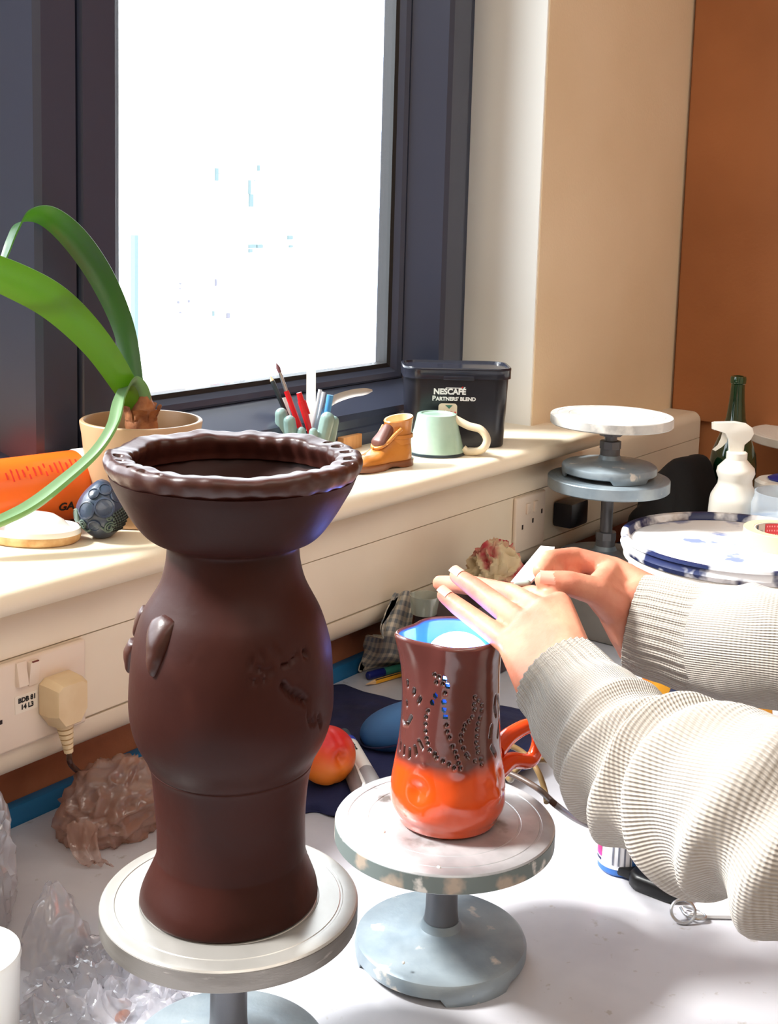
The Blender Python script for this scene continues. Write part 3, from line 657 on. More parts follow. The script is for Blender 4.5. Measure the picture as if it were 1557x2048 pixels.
la = [ony(283, 838, yb), ony(268, 770, yb + 0.01), ony(248, 660, yb + 0.03), ony(205, 560, yb + 0.045), ony(150, 480, yb + 0.05), ony(95, 434, yb + 0.05), ony(50, 436, yb + 0.035), ony(28, 470, yb + 0.02), ony(6, 525, yb + 0.01), ony(-30, 590, yb)]
add('leaf', strap(la, [S(w, d0) for w in (10, 19, 22, 26, 27, 24, 22, 19, 14, 5)], 0.25, RT * 0.9 + UP * 0.45), 'leaf_dark', pp, sh=60)
lb = [ony(280, 838, yb), ony(252, 775, yb - 0.004), ony(195, 690, yb - 0.015), ony(120, 615, yb - 0.025), ony(40, 568, yb - 0.035), ony(-60, 530, yb - 0.045), ony(-150, 520, yb - 0.055)]
add('leaf', strap(lb, [S(w, d0) for w in (12, 24, 29, 33, 33, 28, 14)], 0.22, RT * 0.6 + UP * 0.8), 'leaf_green', pp, sh=60)
lc = [atd(285, 838, d0 - 0.008), atd(282, 790, d0 - 0.012), atd(262, 766, d0 - 0.028), atd(243, 798, d0 - 0.050), atd(230, 850, d0 - 0.078), atd(195, 905, d0 - 0.098), atd(130, 965, d0 - 0.120), atd(60, 1018, d0 - 0.14), atd(-20, 1055, d0 - 0.155), atd(-80, 1075, d0 - 0.165)]
add('leaf', strap(lc, [S(w, d0) for w in (12, 18, 17, 17, 18, 20, 24, 26, 22, 8)], 0.55, RT * 0.8 + UP * 0.5), 'leaf_pale', pp, sh=60)

# --- orange supplement bottle lying on its side
OBr = 0.0375
e1 = onz(152, 968, ZS + OBr); e0 = onz(-95, 1003, ZS + OBr); ax = (e1 - e0); ax.z = 0; Lb = ax.length; ax.normalize(); mB = basis(e0, (-ax.y, ax.x, 0), (0, 0, 1))
ob = thing('orange_bottle', 'orange plastic bottle lying on its side behind the white dish', 'bottle', (e0.x, e0.y, ZS))
def along(prof, seg=48):  # lathe about the bottle axis
    v, f = lathe(prof, seg); return [tuple(e0 + ax * p[2] + Vector((0, 0, 1)) * p[0] + ax.cross(Vector((0, 0, 1))) * p[1]) for p in v], f
add('bottle_body', along([(0, 0), (OBr - 0.004, 0), (OBr - 0.0005, 0.004), (OBr - 0.0005, Lb - 0.002), (OBr - 0.004, Lb), (0, Lb)]), mat('orange_plastic', (242, 92, 20), 0.35, col2=(246, 116, 30), ns=3), ob)
add('bottle_cap', along([(OBr - 0.004, Lb - 0.001), (OBr - 0.0006, Lb - 0.0005), (OBr + 0.0005, Lb + 0.001)] + [(OBr + 0.0005, Lb + 0.013), (OBr - 0.001, Lb + 0.015), (0, Lb + 0.015)], 60), 'white_plastic', ob)
redp = mat('print_red', (206, 40, 22), 0.5); blk_ = mat('print_black', (20, 18, 20), 0.5)
def on_bottle(part, s, ang):   # flat print wrapped on the bottle: x along axis, y round it
    out = []
    for p in part[0]:
        a = ang + p[1] / OBr; r = OBr - 0.0002 + p[2]; out.append(tuple(e0 + ax * (s + p[0]) + Vector((0, 0, 1)) * (r * math.cos(a)) + ax.cross(Vector((0, 0, 1))) * (r * math.sin(a))))
    return out, part[1]
sgn = 1 if ax.cross(Vector((0, 0, 1))).dot(RT * 0 - FW) > 0 else -1
for k in range(14):
    h = 0.006 + 0.002 * math.sin(k * 2.3)
    add('printed_line', on_bottle(box(-0.0008, 0.0008, -h, h, 0, 0.0004), Lb - 0.012 - k * 0.0062, sgn * (0.72 + 0.03 * k * 0.3)), redp, ob)
tp = text_part('GA', 0.013, 0.0002, 0.0003); tp = ([(-p[1] * 0 + p[0], -sgn * p[1], p[2] + 0.0003) for p in tp[0]], tp[1])
add('lettering', on_bottle(tp, Lb - 0.030, sgn * 1.95), blk_, ob)

# --- carved blue egg
EC = onz(204, 1074, ZS); ed = depth(EC); ER = 52 * ed / FPX
eg = thing('ceramic_egg', 'dark blue carved ceramic egg ornament beside the vase bowl', 'ornament', (EC.x, EC.y, ZS))
eb = mat('egg_blue', (58, 70, 92), 0.3, col2=(40, 48, 62), ns=30, coat=0.3, bump=0.0004, bs=120); eg2 = mat('egg_green', (104, 122, 112), 0.4, col2=(72, 88, 84), ns=60); egb = mat('egg_black', (16, 16, 18), 0.6)
EH = ER * 2.28
def egg_r(t): return ER * (math.sin(PI * (0.06 + 0.94 * t)) ** 0.72) * (1.06 - 0.16 * t)
prof = [(0, 0.0005)] + [(max(0.0, egg_r(t)), 0.0005 + EH * t) for t in [k / 26 for k in range(0, 26)]] + [(0, EH)]
add('egg_body', lathe(prof, 48), eb, eg, False)
view_a = math.atan2(-EC.y, -EC.x)
def egg_pt(da, t, off=0.0):
    a = view_a + da; r = egg_r(t); dr = (egg_r(t + 0.01) - egg_r(t - 0.01)) / (0.02 * EH); n = Vector((math.cos(a), math.sin(a), -dr)).normalized()
    return Vector((r * math.cos(a), r * math.sin(a), EH * t)) + n * off, n
def egg_disc(da, t, rad, m):
    p, n = egg_pt(da, t, -0.0006); q = Vector((0, 0, 1)) if abs(n.z) < 0.9 else Vector((1, 0, 0)); mt = basis(p, n.cross(q), n.cross(n.cross(q))); 
    if (mt.to_3x3() @ Vector((0, 0, 1))).dot(n) < 0: mt = basis(p, -n.cross(q), n.cross(n.cross(q)))
    part = lathe([(0, 0.0022), (rad * 0.55, 0.0021), (rad * 0.8, 0.0016), (rad * 0.84, 0.0023), (rad, 0.0018), (rad * 1.02, 0)], 24); add('boss', xf(part, mt), m, eg, False)
for da, t, r_, m_ in [(0.10, 0.60, 0.0105, eb), (-0.62, 0.55, 0.0095, eb), (-0.30, 0.30, 0.0065, eb), (0.25, 0.86, 0.007, eb), (-0.5, 0.80, 0.006, eb), (0.75, 0.74, 0.006, eb), (-1.25, 0.42, 0.007, eg2)]: egg_disc(da, t, r_, m_)
def egg_curl(da, t, r0, turns, m, tr_=0.0009):
    pts = []
    for k in range(40):
        u = k / 39; a = turns * 2 * PI * u; r = r0 * (1 - 0.8 * u); pts.append(egg_pt(da + r * math.cos(a) / ER, t + r * math.sin(a) / EH, 0.0006)[0])
    add('spiral', tube(pts, tr_, 6), m, eg, False)
for a_ in [(-0.62, 0.55, 0.0075, 2.2, eb), (-0.30, 0.30, 0.005, 2, eb), (0.33, 0.26, 0.0065, 2.2, eg2), (-0.85, 0.30, 0.005, 2, eg2), (0.28, 0.42, 0.003, 1.5, eg2)]: egg_curl(*a_)
add('wave_line', tube([egg_pt(-1.0 + 1.5 * k / 40, 0.24 - 0.06 * math.sin(k / 40 * 9.0), 0.0006)[0] for k in range(41)], 0.0011, 6), eg2, eg, False)
band = grid(lambda u, v: egg_pt(0.42 + u * 0.95, 0.16 + v * (0.34 + 0.14 * u), 0.0005)[0], 16, 16); add('lace_panel', band, eg2, eg, False)
for r_ in range(8):
    for c_ in range(8):
        u = (c_ + 0.5 * (r_ % 2) + 0.4) / 8.6; v_ = (r_ + 0.5) / 8
        p, n = egg_pt(0.42 + u * 0.95, 0.16 + v_ * (0.34 + 0.14 * u), 0.0008); add('lace_hole', ball(p, 0.00115, 8, 6), egb, eg, False)

# --- white glazed dish
DC = onz(66, 1082, ZS); dd = depth(DC); DRx, DRy = 96 * dd / FPX, 0.030
ds = thing('white_dish', 'small white glazed oval dish in front of the orange bottle', 'dish', (DC.x, DC.y, ZS), math.atan2(RT.y, RT.x))
def oval(prof, seg=60):
    v, f = lathe(prof, seg); return [(p[0] * DRx, p[1] * DRy * (1 + 0.12 * p[0]), p[2]) for p in v], f
gw = mat('white_glaze', (246, 244, 238), 0.2, coat=0.3); bis = mat('bisque', (222, 188, 140), 0.8, col2=(196, 150, 100), ns=60, bump=0.0005, bs=200)
add('dish_base', oval([(0, 0.0005), (0.9, 0.0005), (0.97, 0.003), (1.0, 0.008), (0.985, 0.0105), (0, 0.0105)]), bis, ds, False)
add('dish_glaze', oval([(0.99, 0.0095), (1.0, 0.0115), (0.985, 0.0150), (0.95, 0.0160), (0.90, 0.0145), (0.86, 0.0125), (0.80, 0.0135), (0.65, 0.0215), (0.45, 0.0275), (0.2, 0.0300), (0, 0.0305)]), gw, ds, False)
# --- pen holder shaped like cupped hands
HC = onz(614, 920, ZS); hdp = depth(HC); u_ = hdp / FPX
hc = thing('pen_holder', 'grey green ceramic pen holder shaped like cupped hands', 'pen holder', (HC.x, HC.y, ZS))
tg = mat('teal_glaze', (126, 152, 148), 0.35, col2=(98, 126, 122), ns=18, coat=0.2)
cupw = 52 * u_
def P2(x, y, dn): return Vector(atd(x, y, hdp + dn))
parts = [lathe([(0, ZS + 0.001), (cupw * 0.8, ZS + 0.001), (cupw * 0.98, ZS + 0.012), (cupw, ZS + 0.026), (cupw * 0.93, ZS + 0.026), (cupw * 0.86, ZS + 0.012), (0, ZS + 0.010)], 32)]
parts = [move(parts[0], (HC.x, HC.y, 0))]
for a_, b_, r0, r1 in [((565, 880, -0.012), (563, 828, -0.02), 15, 13), ((585, 880, -0.022), (580, 842, -0.028), 14, 12), ((604, 882, -0.03), (603, 862, -0.03), 12, 9), ((628, 882, -0.03), (627, 864, -0.03), 11, 9), ((645, 880, -0.02), (655, 838, -0.02), 14, 15), ((660, 880, -0.008), (668, 842, -0.008), 12, 11), ((568, 870, 0.02), (566, 835, 0.03), 14, 12), ((655, 872, 0.02), (660, 838, 0.026), 13, 12)]:
    parts.append(hull([(P2(*a_), r0 * u_), (P2(*b_), r1 * u_)]))
add('holder_body', remesh(parts, 0.0011, 3), tg, hc)
def stick(name, pts, r, m, label, cat, seg=10, extra=()):
    t = thing(name, label, cat, tuple(Vector(pts[0]))); add('shaft', tube(pts, r, seg), m, t)
    for nm, p2, rr, mm in extra: add(nm, tube(p2, rr, seg), mm, t)
    return t
lp = lambda a, b, t: Vector(a) + (Vector(b) - Vector(a)) * t
mat('pencil_black', (28, 34, 36), 0.4); mat('red_plastic', (200, 26, 34), 0.28, coat=0.3); mat('steel', (196, 198, 202), 0.25, metal=0.9); mat('pale_wood', (214, 176, 132), 0.6); mat('bristle', (104, 62, 66), 0.8); mat('blue_plastic', (72, 140, 196), 0.35); mat('grey_plastic', (196, 200, 206), 0.35)
a, b_ = P2(590, 868, 0.0), P2(545, 762, 0.01); stick('pencil', [a, b_], 0.0034, 'pencil_black', 'black pencil leaning left in the cupped-hands holder', 'pencil', 6, [('pencil_point', [b_, lp(a, b_, 1.05), lp(a, b_, 1.10)], [0.0033, 0.0018, 0.0003], 'pale_wood')])
a, b_ = P2(604, 866, -0.006), P2(573, 782, -0.008); f1, t1 = P2(560, 745, -0.009), P2(553, 726, -0.009)
stick('paint_brush', [a, b_], [0.0042, 0.0036], 'red_plastic', 'red-handled paint brush standing tallest in the pen holder', 'paint brush', 10, [('ferrule', [b_, f1], [0.0028, 0.0024], 'steel'), ('bristles', [f1, lp(f1, t1, 0.5), t1], [0.0024, 0.0030, 0.0005], 'bristle')])
a, b_ = P2(621, 866, -0.012), P2(603, 802, -0.018)
stick('red_pen', [a, lp(a, b_, 0.9), b_], [0.0036, 0.0052, 0.0052], 'red_plastic', 'red retractable pen in the middle of the pen holder', 'pen', 12, [('clicker', [b_, lp(a, b_, 1.26)], [0.0046, 0.0036], 'red_plastic'), ('pen_clip', [lp(a, b_, 1.02) + RT * 0.005, lp(a, b_, 0.6) + RT * 0.006], 0.0012, 'red_plastic')])
a, b_ = P2(622, 862, 0.012), P2(613, 742, 0.02); ru = thing('white_ruler', 'flat white ruler standing upright behind the red pen', 'ruler', tuple(a))
mt = basis(a, RT, (b_ - a)); add('blade', xf(box(-9.5 * u_, 9.5 * u_, 0, (b_ - a).length, -0.0007, 0.0007), mt), 'white_plastic', ru, smooth=False)
for k, (x0, y0, x1, y1, rr) in enumerate([(626, 862, 641, 779, 0.0028), (632, 862, 648, 784, 0.0026), (586, 862, 568, 796, 0.0036)]):
    stick(['modelling_stick', 'modelling_stick', 'white_pen'][k], [P2(x0, y0, 0.004 * k), P2(x1, y1, 0.008 * k)], rr, ['grey_plastic', 'grey_plastic', 'white_plastic'][k], ['longer of two thin grey sticks in the pen holder', 'shorter thin grey stick right of its twin in the pen holder', 'white pen between the black pencil and the red brush'][k], ['stick', 'stick', 'pen'][k])
stick('blue_pen', [P2(648, 866, -0.004), P2(661, 790, -0.006)], [0.0040, 0.0046], 'blue_plastic', 'light blue pen at the right of the pen holder', 'pen', 12)
kn = thing('palette_knife', 'steel spatula with a long curved blade pointing right from the pen holder', 'spatula', tuple(P2(640, 850, 0)))
kp = [P2(636, 852, 0.004), P2(648, 822, 0.006), P2(668, 800, 0.01), P2(700, 788, 0.02), P2(730, 783, 0.03), P2(745, 781, 0.036)]
add('blade', strap(kp, [S(w, hdp) for w in (3, 4, 8, 8, 7, 2)], 0.1, UP, 0.0008), 'steel', kn)
# --- wooden block
BC = onz(692, 897, ZS); single('wooden_block', xf(rbox(-0.024, 0.024, -0.012, 0.012, 0, 0.020, 0.0015), Matrix.Translation(BC) @ Matrix.Rotation(math.radians(5), 4, 'Z')), mat('wood_block', (206, 150, 96), 0.55, col2=(184, 124, 72), ns=10, stretch=(8, 1, 1)), 'small light wood block behind the ceramic boot', 'block')
# --- ceramic boot
hl, to = onz(818, 925, ZS), onz(694, 948, ZS)
bax = (to - hl); bax.z = 0; BL = bax.length; bdp = depth(hl); k_ = bdp / FPX
bt_ = thing('ceramic_boot', 'tan glazed ceramic ankle boot on the sill beside the vase', 'ornament', (hl.x, hl.y, ZS), math.atan2(bax.y, bax.x))
tan_ = mat('boot_tan', (196, 128, 58), 0.3, col2=(176, 108, 44), ns=20, coat=0.4, bump=0.0005, bs=90); brn = mat('boot_brown', (116, 66, 36), 0.35, coat=0.3); cre = mat('boot_lining', (232, 204, 160), 0.5); pur = mat('boot_tongue', (104, 66, 58), 0.4)
BW = 0.021
def outline(x, grow=0.0):  # half width of the sole along its length, x in 0..1 from heel to toe
    return BW * (0.80 + 0.20 * math.sin(x * PI * 0.9 + 0.4) - 0.16 * math.exp(-((x - 0.42) / 0.16) ** 2)) * min(1.0, math.sqrt(max(0.0, 1 - ((x - 0.5) / 0.5) ** 6)) + 0.02) + grow
def sole_sec(z, grow):
    up_ = [(x * BL - 0.004 * (1 - 2 * x) * 0, outline(x, grow)) for x in [k / 30 for k in range(31)]]
    return [(x, y, z) for x, y in up_] + [(x, -y, z) for x, y in reversed(up_)]
def arch(p): x = p[0] / BL; return 0.0038 * math.exp(-((x - 0.42) / 0.10) ** 2) + 0.003 * max(0, x - 0.75) / 0.25
ss = [[(p[0], p[1], p[2] + arch(p)) for p in sole_sec(0.0003, 0.0006)], [(p[0], p[1], p[2] + 0.3 * arch(p)) for p in sole_sec(0.0075, 0.0012)], sole_sec(0.0095, 0.0008)]
add('sole', loft(ss), brn, bt_, False)
foot = []
for i in range(33):
    x = i / 32; w = outline(x, -0.0012) if 0 < x < 1 else 0.004; h = 0.046 - 0.028 * (1 / (1 + math.exp(-(x - 0.5) * 13))) + 0.002 * math.exp(-((x - 0.8) / 0.1) ** 2)
    h *= math.sqrt(max(0.03, 1 - max(0, (x - 0.72) / 0.28) ** 3)); h *= 1 if x > 0.04 else 0.96
    s = []
    for k in range(24):
        a = PI * k / 23; s.append((0.002 + x * (BL - 0.004), w * math.cos(a) * (1 - 0.25 * math.sin(a) ** 2 * (x < 0.55)), 0.0094 + (h - 0.0094) * math.sin(a) ** 0.7))
    foot.append(s)
add('upper', loft(foot, True, True, False), tan_, bt_, False)
shaft = []
for z, rx, ry, cx in [(0.030, 0.021, 0.0165, 0.024), (0.040, 0.0205, 0.0162, 0.0235), (0.050, 0.020, 0.016, 0.0225), (0.060, 0.0215, 0.0172, 0.0225), (0.0625, 0.0222, 0.0178, 0.0225), (0.064, 0.0212, 0.0168, 0.0225), (0.0635, 0.0195, 0.015, 0.0225), (0.050, 0.018, 0.014, 0.0225), (0.044, 0.018, 0.014, 0.0225)]:
    shaft.append([(cx + rx * math.cos(2 * PI * k / 40), ry * math.sin(2 * PI * k / 40), z + 0.003 * math.cos(2 * PI * k / 40) * -1 * (z > 0.055)) for k in range(40)])
add('ankle', loft(shaft[:6], True, False), tan_, bt_, False); add('lining', loft(shaft[5:], False, True), cre, bt_, False)
tongue = remesh([hull([((0.042, 0, 0.050), 0.0085), ((0.058, -0.004, 0.034), 0.0085), ((0.058, 0.004, 0.034), 0.0085)])], 0.0012, 3); add('tongue', tongue, pur, bt_, False)
for s_ in (-1, 1):
    lace = catmull([(0.034, s_ * 0.0165, 0.052), (0.044, s_ * 0.0135, 0.044), (0.054, s_ * 0.0120, 0.036), (0.064, s_ * 0.0070, 0.029), (0.067, 0, 0.0275)], 6); add('lace_edge', tube(lace, [0.0026] * len(lace), 10), tan_, bt_, False)
    for q in range(3): add('eyelet', ball((0.041 + 0.008 * q, s_ * (0.0148 - 0.0014 * q), 0.0475 - 0.0068 * q), 0.0017, 10, 8), cre, bt_, False)
add('heel_strap', loft([[(0.0225 + (0.0212 + g) * math.cos(2 * PI * k / 40), (0.0168 + g) * math.sin(2 * PI * k / 40), z) for k in range(40)] for g, z in ((0.0, 0.0375), (0.0012, 0.038), (0.0012, 0.0425), (0.0, 0.043))], False, False), tan_, bt_, False)
# --- upturned mug
MC = onz(872, 906, ZS); mdp = depth(MC); k_ = mdp / FPX; mh = axis_z(MC.x, MC.y, 826) - ZS
mg = thing('upturned_mug', 'pale green glazed mug standing upside down before the black tub', 'mug', (MC.x, MC.y, ZS))
gg = mat('celadon', (172, 200, 184), 0.18, col2=(146, 176, 160), ns=14, coat=0.5, bump=0.0007, bs=40)
r0, r1 = 58 * k_, 39 * k_
add('mug_body', lathe([(r0 - 0.004, 0.0005), (r0 - 0.0015, 0.0003), (r0, 0.003), (r0 * 0.90, mh * 0.3), (r0 * 0.77, mh * 0.65), (r1 * 1.03, mh * 0.93), (r1, mh * 0.985), (r1 - 0.002, mh), (r1 * 0.8, mh), (r1 * 0.76, mh - 0.0015), (0, mh - 0.0015)], 56), gg, mg, False)
add('mug_rim', lathe([(r0 - 0.004, 0.0004), (r0 + 0.0006, 0.0003), (r0 + 0.0008, 0.0025), (r0 - 0.0004, 0.0045)], 56), mat('dark_glaze', (40, 52, 58), 0.25), mg, False)
hr = Vector((RT.x, RT.y, 0)).normalized() * 0.995 + Vector((FW.x, FW.y, 0)).normalized() * -0.25
hp_ = [MC + hr * (r1 * 0.85) + Vector((0, 0, mh * 0.90)), MC + hr * (r1 + 0.016) + Vector((0, 0, mh * 0.74)), MC + hr * (r1 + 0.034) + Vector((0, 0, mh * 0.66)), MC + hr * (r1 + 0.043) + Vector((0, 0, mh * 0.42)), MC + hr * (r1 + 0.036) + Vector((0, 0, mh * 0.17)), MC + hr * (r1 + 0.018) + Vector((0, 0, mh * 0.09)), MC + hr * (r0 * 0.93) + Vector((0, 0, mh * 0.16))]
hh = catmull(hp_, 8); add('handle', tube(hh, 0.0056, 14), mat('handle_cream', (222, 206, 176), 0.3, coat=0.4), mg)
# --- black coffee tub
c1 = onz(1008, 897, ZS); tdp = depth(c1); k_ = tdp / FPX
TW, TD = 0.150, 0.088; TH_ = 0.0
th = math.atan2(RT.y, RT.x) + math.radians(3)
tx, ty = Vector((math.cos(th), math.sin(th), 0)), Vector((-math.sin(th), math.cos(th), 0))
TC = c1 + tx * (-TW / 2 + 0.006) + ty * (TD / 2 + 0.0)
TH_ = axis_z(*(c1 + ty * 0)[:2], 738) - ZS
tub = thing('coffee_tub', 'black plastic instant coffee tub at the right end of the sill', 'tub', (TC.x, TC.y, ZS), th)
bkp = mat('black_plastic', (24, 24, 32), 0.3, col2=(30, 30, 38), ns=5, spec=0.5)
secs = [[(x, y, z) for x, y in rrect(TW * s, TD * s, 0.022)] for s, z in [(0.93, 0.0006), (0.95, 0.003), (1.0, TH_ - 0.016)]]
add('tub_body', loft(secs), bkp, tub, False)
secs = [[(x, y, z) for x, y in rrect(TW * 1.0 + g, TD + g, 0.022 + g / 2)] for g, z in [(0.001, TH_ - 0.0165), (0.007, TH_ - 0.016), (0.007, TH_ - 0.0045), (0.0075, TH_ - 0.004), (0.0075, TH_ - 0.001), (0.006, TH_), (0.000, TH_), (-0.003, TH_ - 0.0028), (-0.02, TH_ - 0.0028)]]
add('lid', loft(secs), mat('lid_black', (38, 40, 50), 0.14, spec=0.5), tub, False)
add('lid_tab', rbox(-0.022, 0.022, -TD / 2 - 0.0062, -TD / 2 - 0.001, TH_ - 0.017, TH_ - 0.011, 0.001), 'lid_black', tub, False)
wp = mat('print_white', (244, 244, 244), 0.5); fr = lambda part, x, z, off=0.0002: ([(x + p[0], -TD / 2 * (0.95 + 0.05 * z / TH_) - off - p[2] + 0.0, z + p[1]) for p in part[0]], part[1])
def front(part, x, z): # flat print on the slightly raked front face
    out = []
    for p in part[0]:
        zz = z + p[1]; s = 0.95 + 0.05 * zz / (TH_ - 0.016); out.append((x + p[0], -TD / 2 * s - 0.0003 - p[2], zz))
    return out, part[1]
add('lettering', front(text_part('NESCAFÉ', 0.0114, 0.0001, 0.0005), -0.012, TH_ * 0.70), wp, tub, False, smooth=False)
add('letter_bar', front(box(-0.006, 0.017, 0.0052, 0.0062, 0, 0.0002), -0.012, TH_ * 0.70), wp, tub, False, smooth=False)
add('red_accent', front(([(0.013, 0.0048, 0), (0.0165, 0.0058, 0), (0.0172, 0.0085, 0), (0.0145, 0.0066, 0)], [(0, 1, 2, 3)]), -0.010, TH_ * 0.70), redp, tub, False, smooth=False)
add('lettering', front(text_part("P", 0.0098, 0.0001, 0.0003), -0.0345, TH_ * 0.615), wp, tub, False, smooth=False)
add('lettering', front(text_part("ARTNERS' BLEND", 0.0074, 0.0001, 0.0003, 'LEFT'), -0.0315, TH_ * 0.610), wp, tub, False, smooth=False)
lb_ = [(x, y) for x, y in rrect(0.027, 0.036, 0.005)]
add('label_panel', front(([(x, y, 0.0) for x, y in lb_], [tuple(range(len(lb_)))]), -0.014, TH_ * 0.40), mat('label_cream', (240, 226, 200), 0.5), tub, False, smooth=False)
add('leaf_print', front(([(-0.005, 0.0155, 0.0002), (0.006, 0.0155, 0.0002), (0.001, 0.010, 0.0002)], [(0, 1, 2)]), -0.013, TH_ * 0.40), mat('print_green', (70, 130, 110), 0.5), tub, False, smooth=False)
rb = random.Random(3)
for k in range(26):
    x, y = -0.012 + 0.026 * rb.random(), 0.006 - 0.016 * rb.random()
    if k > 20: x, y = 0.008 + 0.008 * rb.random(), -0.002 - 0.008 * rb.random()
    v, f = lathe([(0, 0.0004), (0.0016, 0.0003), (0.0019, 0.0)], 8); add('berry_print', front(([(x + p[0], y + p[1], p[2] + 0.0003) for p in v], f), -0.014, TH_ * 0.40), mat('berry', (208, 44, 48) , 0.45) if k % 3 else mat('berry_l', (226, 90, 84), 0.45), tub, False)
def side(part, y, z):
    out = []
    for p in part[0]:
        zz = z + p[1]; s = 0.95 + 0.05 * zz / (TH_ - 0.016); out.append((TW / 2 * s + 0.0003 + p[2], y + p[0], zz))
    return out, part[1]
gold = mat('label_gold', (186, 160, 100), 0.5)
for k, (z0, z1) in enumerate([(0.62, 0.78), (0.46, 0.60), (0.34, 0.45)]): add('side_label', side(box(-0.016, 0.014, z0 * TH_, z1 * TH_, 0, 0.0002), 0, 0), gold, tub, False, smooth=False)
add('side_label', side(box(-0.016, 0.014, 0.05 * TH_, 0.2 * TH_, 0, 0.0002), 0, 0), mat('label_grey', (150, 152, 160), 0.5), tub, False, smooth=False)
add('side_seal', side(lathe([(0, 0.0003), (0.007, 0.0003), (0.007, 0)], 20), 0, TH_ * 0.84), wp, tub, False, smooth=False)
# ================================================================== socket, plug, table clutter
mat('socket_white', (232, 214, 196), 0.35); mat('plug_cream', (232, 208, 168), 0.45, col2=(220, 192, 150), ns=20); mat('slot_dark', (36, 22, 20), 0.6)
def socket(label, xr, z1, width, switches=True, name='wall_socket'):
    t = thing(name, label, 'socket', (xr - width / 2, YT, z1 - 0.085))
    add('face_plate', rbox(xr - width, xr, YT - 0.007, YT - 0.0002, z1 - 0.085, z1, 0.003, 3), 'socket_white', t)
    return t
XR_ = ony(163, 1300, YT).x; Z1_ = 0.1945
sk = socket('double wall socket at the left with a plug in its right outlet', XR_, Z1_, 0.146)
for k, (a_, b_) in enumerate([((33, 1372), (52, 1366)), ((56, 1368), (76, 1362))]):
    p0, p1 = ony(a_[0], a_[1], YT - 0.008), ony(b_[0], b_[1], YT - 0.008); cz = (p0.z + p1.z) / 2 + 0.010
    sw = add('switch', xf(rbox(-0.0055, 0.0055, -0.0035, 0.0035, -0.0115, 0.0115, 0.001), Matrix.Translation(((p0.x + p1.x) / 2, YT - 0.0075, cz)) @ Matrix.Rotation(math.radians(-10 if k == 0 else 8), 4, 'X')), 'socket_white', sk)
    if k: add('red_flash', box((p0.x + p1.x) / 2 - 0.003, (p0.x + p1.x) / 2 + 0.004, YT - 0.0122, YT - 0.0105, cz + 0.0095, cz + 0.0118), mat('switch_red', (110, 30, 22), 0.5), sw, smooth=False)
q0, q1 = ony(31, 1402, YT - 0.0075), ony(74, 1408, YT - 0.0075); cx_, cz_ = (q0.x + q1.x) / 2, (ony(52, 1405, YT - 0.0075)).z
stk = add('sticker', box(cx_ - 0.0125, cx_ + 0.0125, YT - 0.0074, YT - 0.0071, cz_ - 0.0085, cz_ + 0.0085), mat('paper', (238, 226, 210), 0.6), sk, smooth=False)
for s_, dz in (('BDB 81', 0.0034), ('14 L3', -0.0034)):
    tp = text_part(s_, 0.0064, 0.0001, 0.0003); add('lettering', ([(cx_ + 0.001 + p[0], YT - 0.0076 - p[2], cz_ + dz + p[1]) for p in tp[0]], tp[1]), 'print_black', stk, smooth=False)
sl = ony(-2, 1446, YT - 0.007); add('socket_slot', box(sl.x - 0.004, sl.x + 0.0035, YT - 0.0074, YT - 0.0069, sl.z - 0.002, sl.z + 0.002), 'slot_dark', sk, smooth=False)
# plug with ribbed strain relief and its own flex
pc = ony(129, 1402, YT - 0.020); plug = thing('mains_plug', 'cream mains plug with dark flex pushed into the wall socket', 'plug', (pc.x, YT - 0.007, pc.z))
def pl_sec(y, s, zs=1.0):
    pts = [(-0.021, 0.020), (-0.014, 0.025), (0.014, 0.025), (0.021, 0.020), (0.021, -0.010), (0.011, -0.024), (-0.011, -0.024), (-0.021, -0.010)]; return [(pc.x + x * s, y, pc.z + z * s * zs) for x, z in pts]
v, f = loft([pl_sec(YT - 0.0075, 0.94), pl_sec(YT - 0.010, 0.98), pl_sec(YT - 0.022, 0.96), pl_sec(YT - 0.031, 0.86), pl_sec(YT - 0.033, 0.80)])
add('plug_body', (v, f), 'plug_cream', plug, sh=25)
ctop = Vector((pc.x, YT - 0.020, pc.z - 0.022)); cbot = Vector(ony(138, 1507, YT - 0.022))
for k in range(6):
    a_, b_ = lp(ctop, cbot, k / 6), lp(ctop, cbot, (k + 0.72) / 6); r_ = 0.0085 - 0.0045 * k / 6; add('strain_relief', tube([a_, b_], [r_, r_ - 0.0004], 14), 'plug_cream', plug)
add('strain_core', tube([ctop, cbot], [0.0055, 0.003], 12), 'plug_cream', plug)
fx = catmull([cbot, ony(143, 1530, YT - 0.026), onz(172, 1553, 0.022), onz(205, 1562, 0.010), onz(250, 1560, 0.006), onz(330, 1545, 0.006)], 8)
add('flex', tube(fx, 0.0027, 10), mat('flex_dark', (58, 30, 22), 0.4), plug)
sk2 = socket('white wall socket behind the stacked banding wheels', ony(1084, 1003, YT).x, 0.1945, 0.086, name='wall_socket')
for k in range(2):
    c = sk2.location; add('switch', rbox(c.x - 0.016 + 0.022 * k, c.x - 0.006 + 0.022 * k, YT - 0.010, YT - 0.0065, Z1_ - 0.028, Z1_ - 0.012, 0.001), 'socket_white', sk2)
for dx, dz in ((-0.026, -0.05), (0.004, -0.045), (0.030, -0.035)): add('socket_slot', box(c.x + dx, c.x + dx + 0.004, YT - 0.0074, YT - 0.0069, Z1_ + dz, Z1_ + dz + 0.007), 'slot_dark', sk2, smooth=False)
bpz = ony(1137, 1028, YT - 0.02); single('black_plug', rbox(bpz.x - 0.016, bpz.x + 0.040, YT - 0.035, YT - 0.001, bpz.z - 0.020, bpz.z + 0.020, 0.006), bkp, 'black plug on the trunking behind the stacked wheels', 'plug')

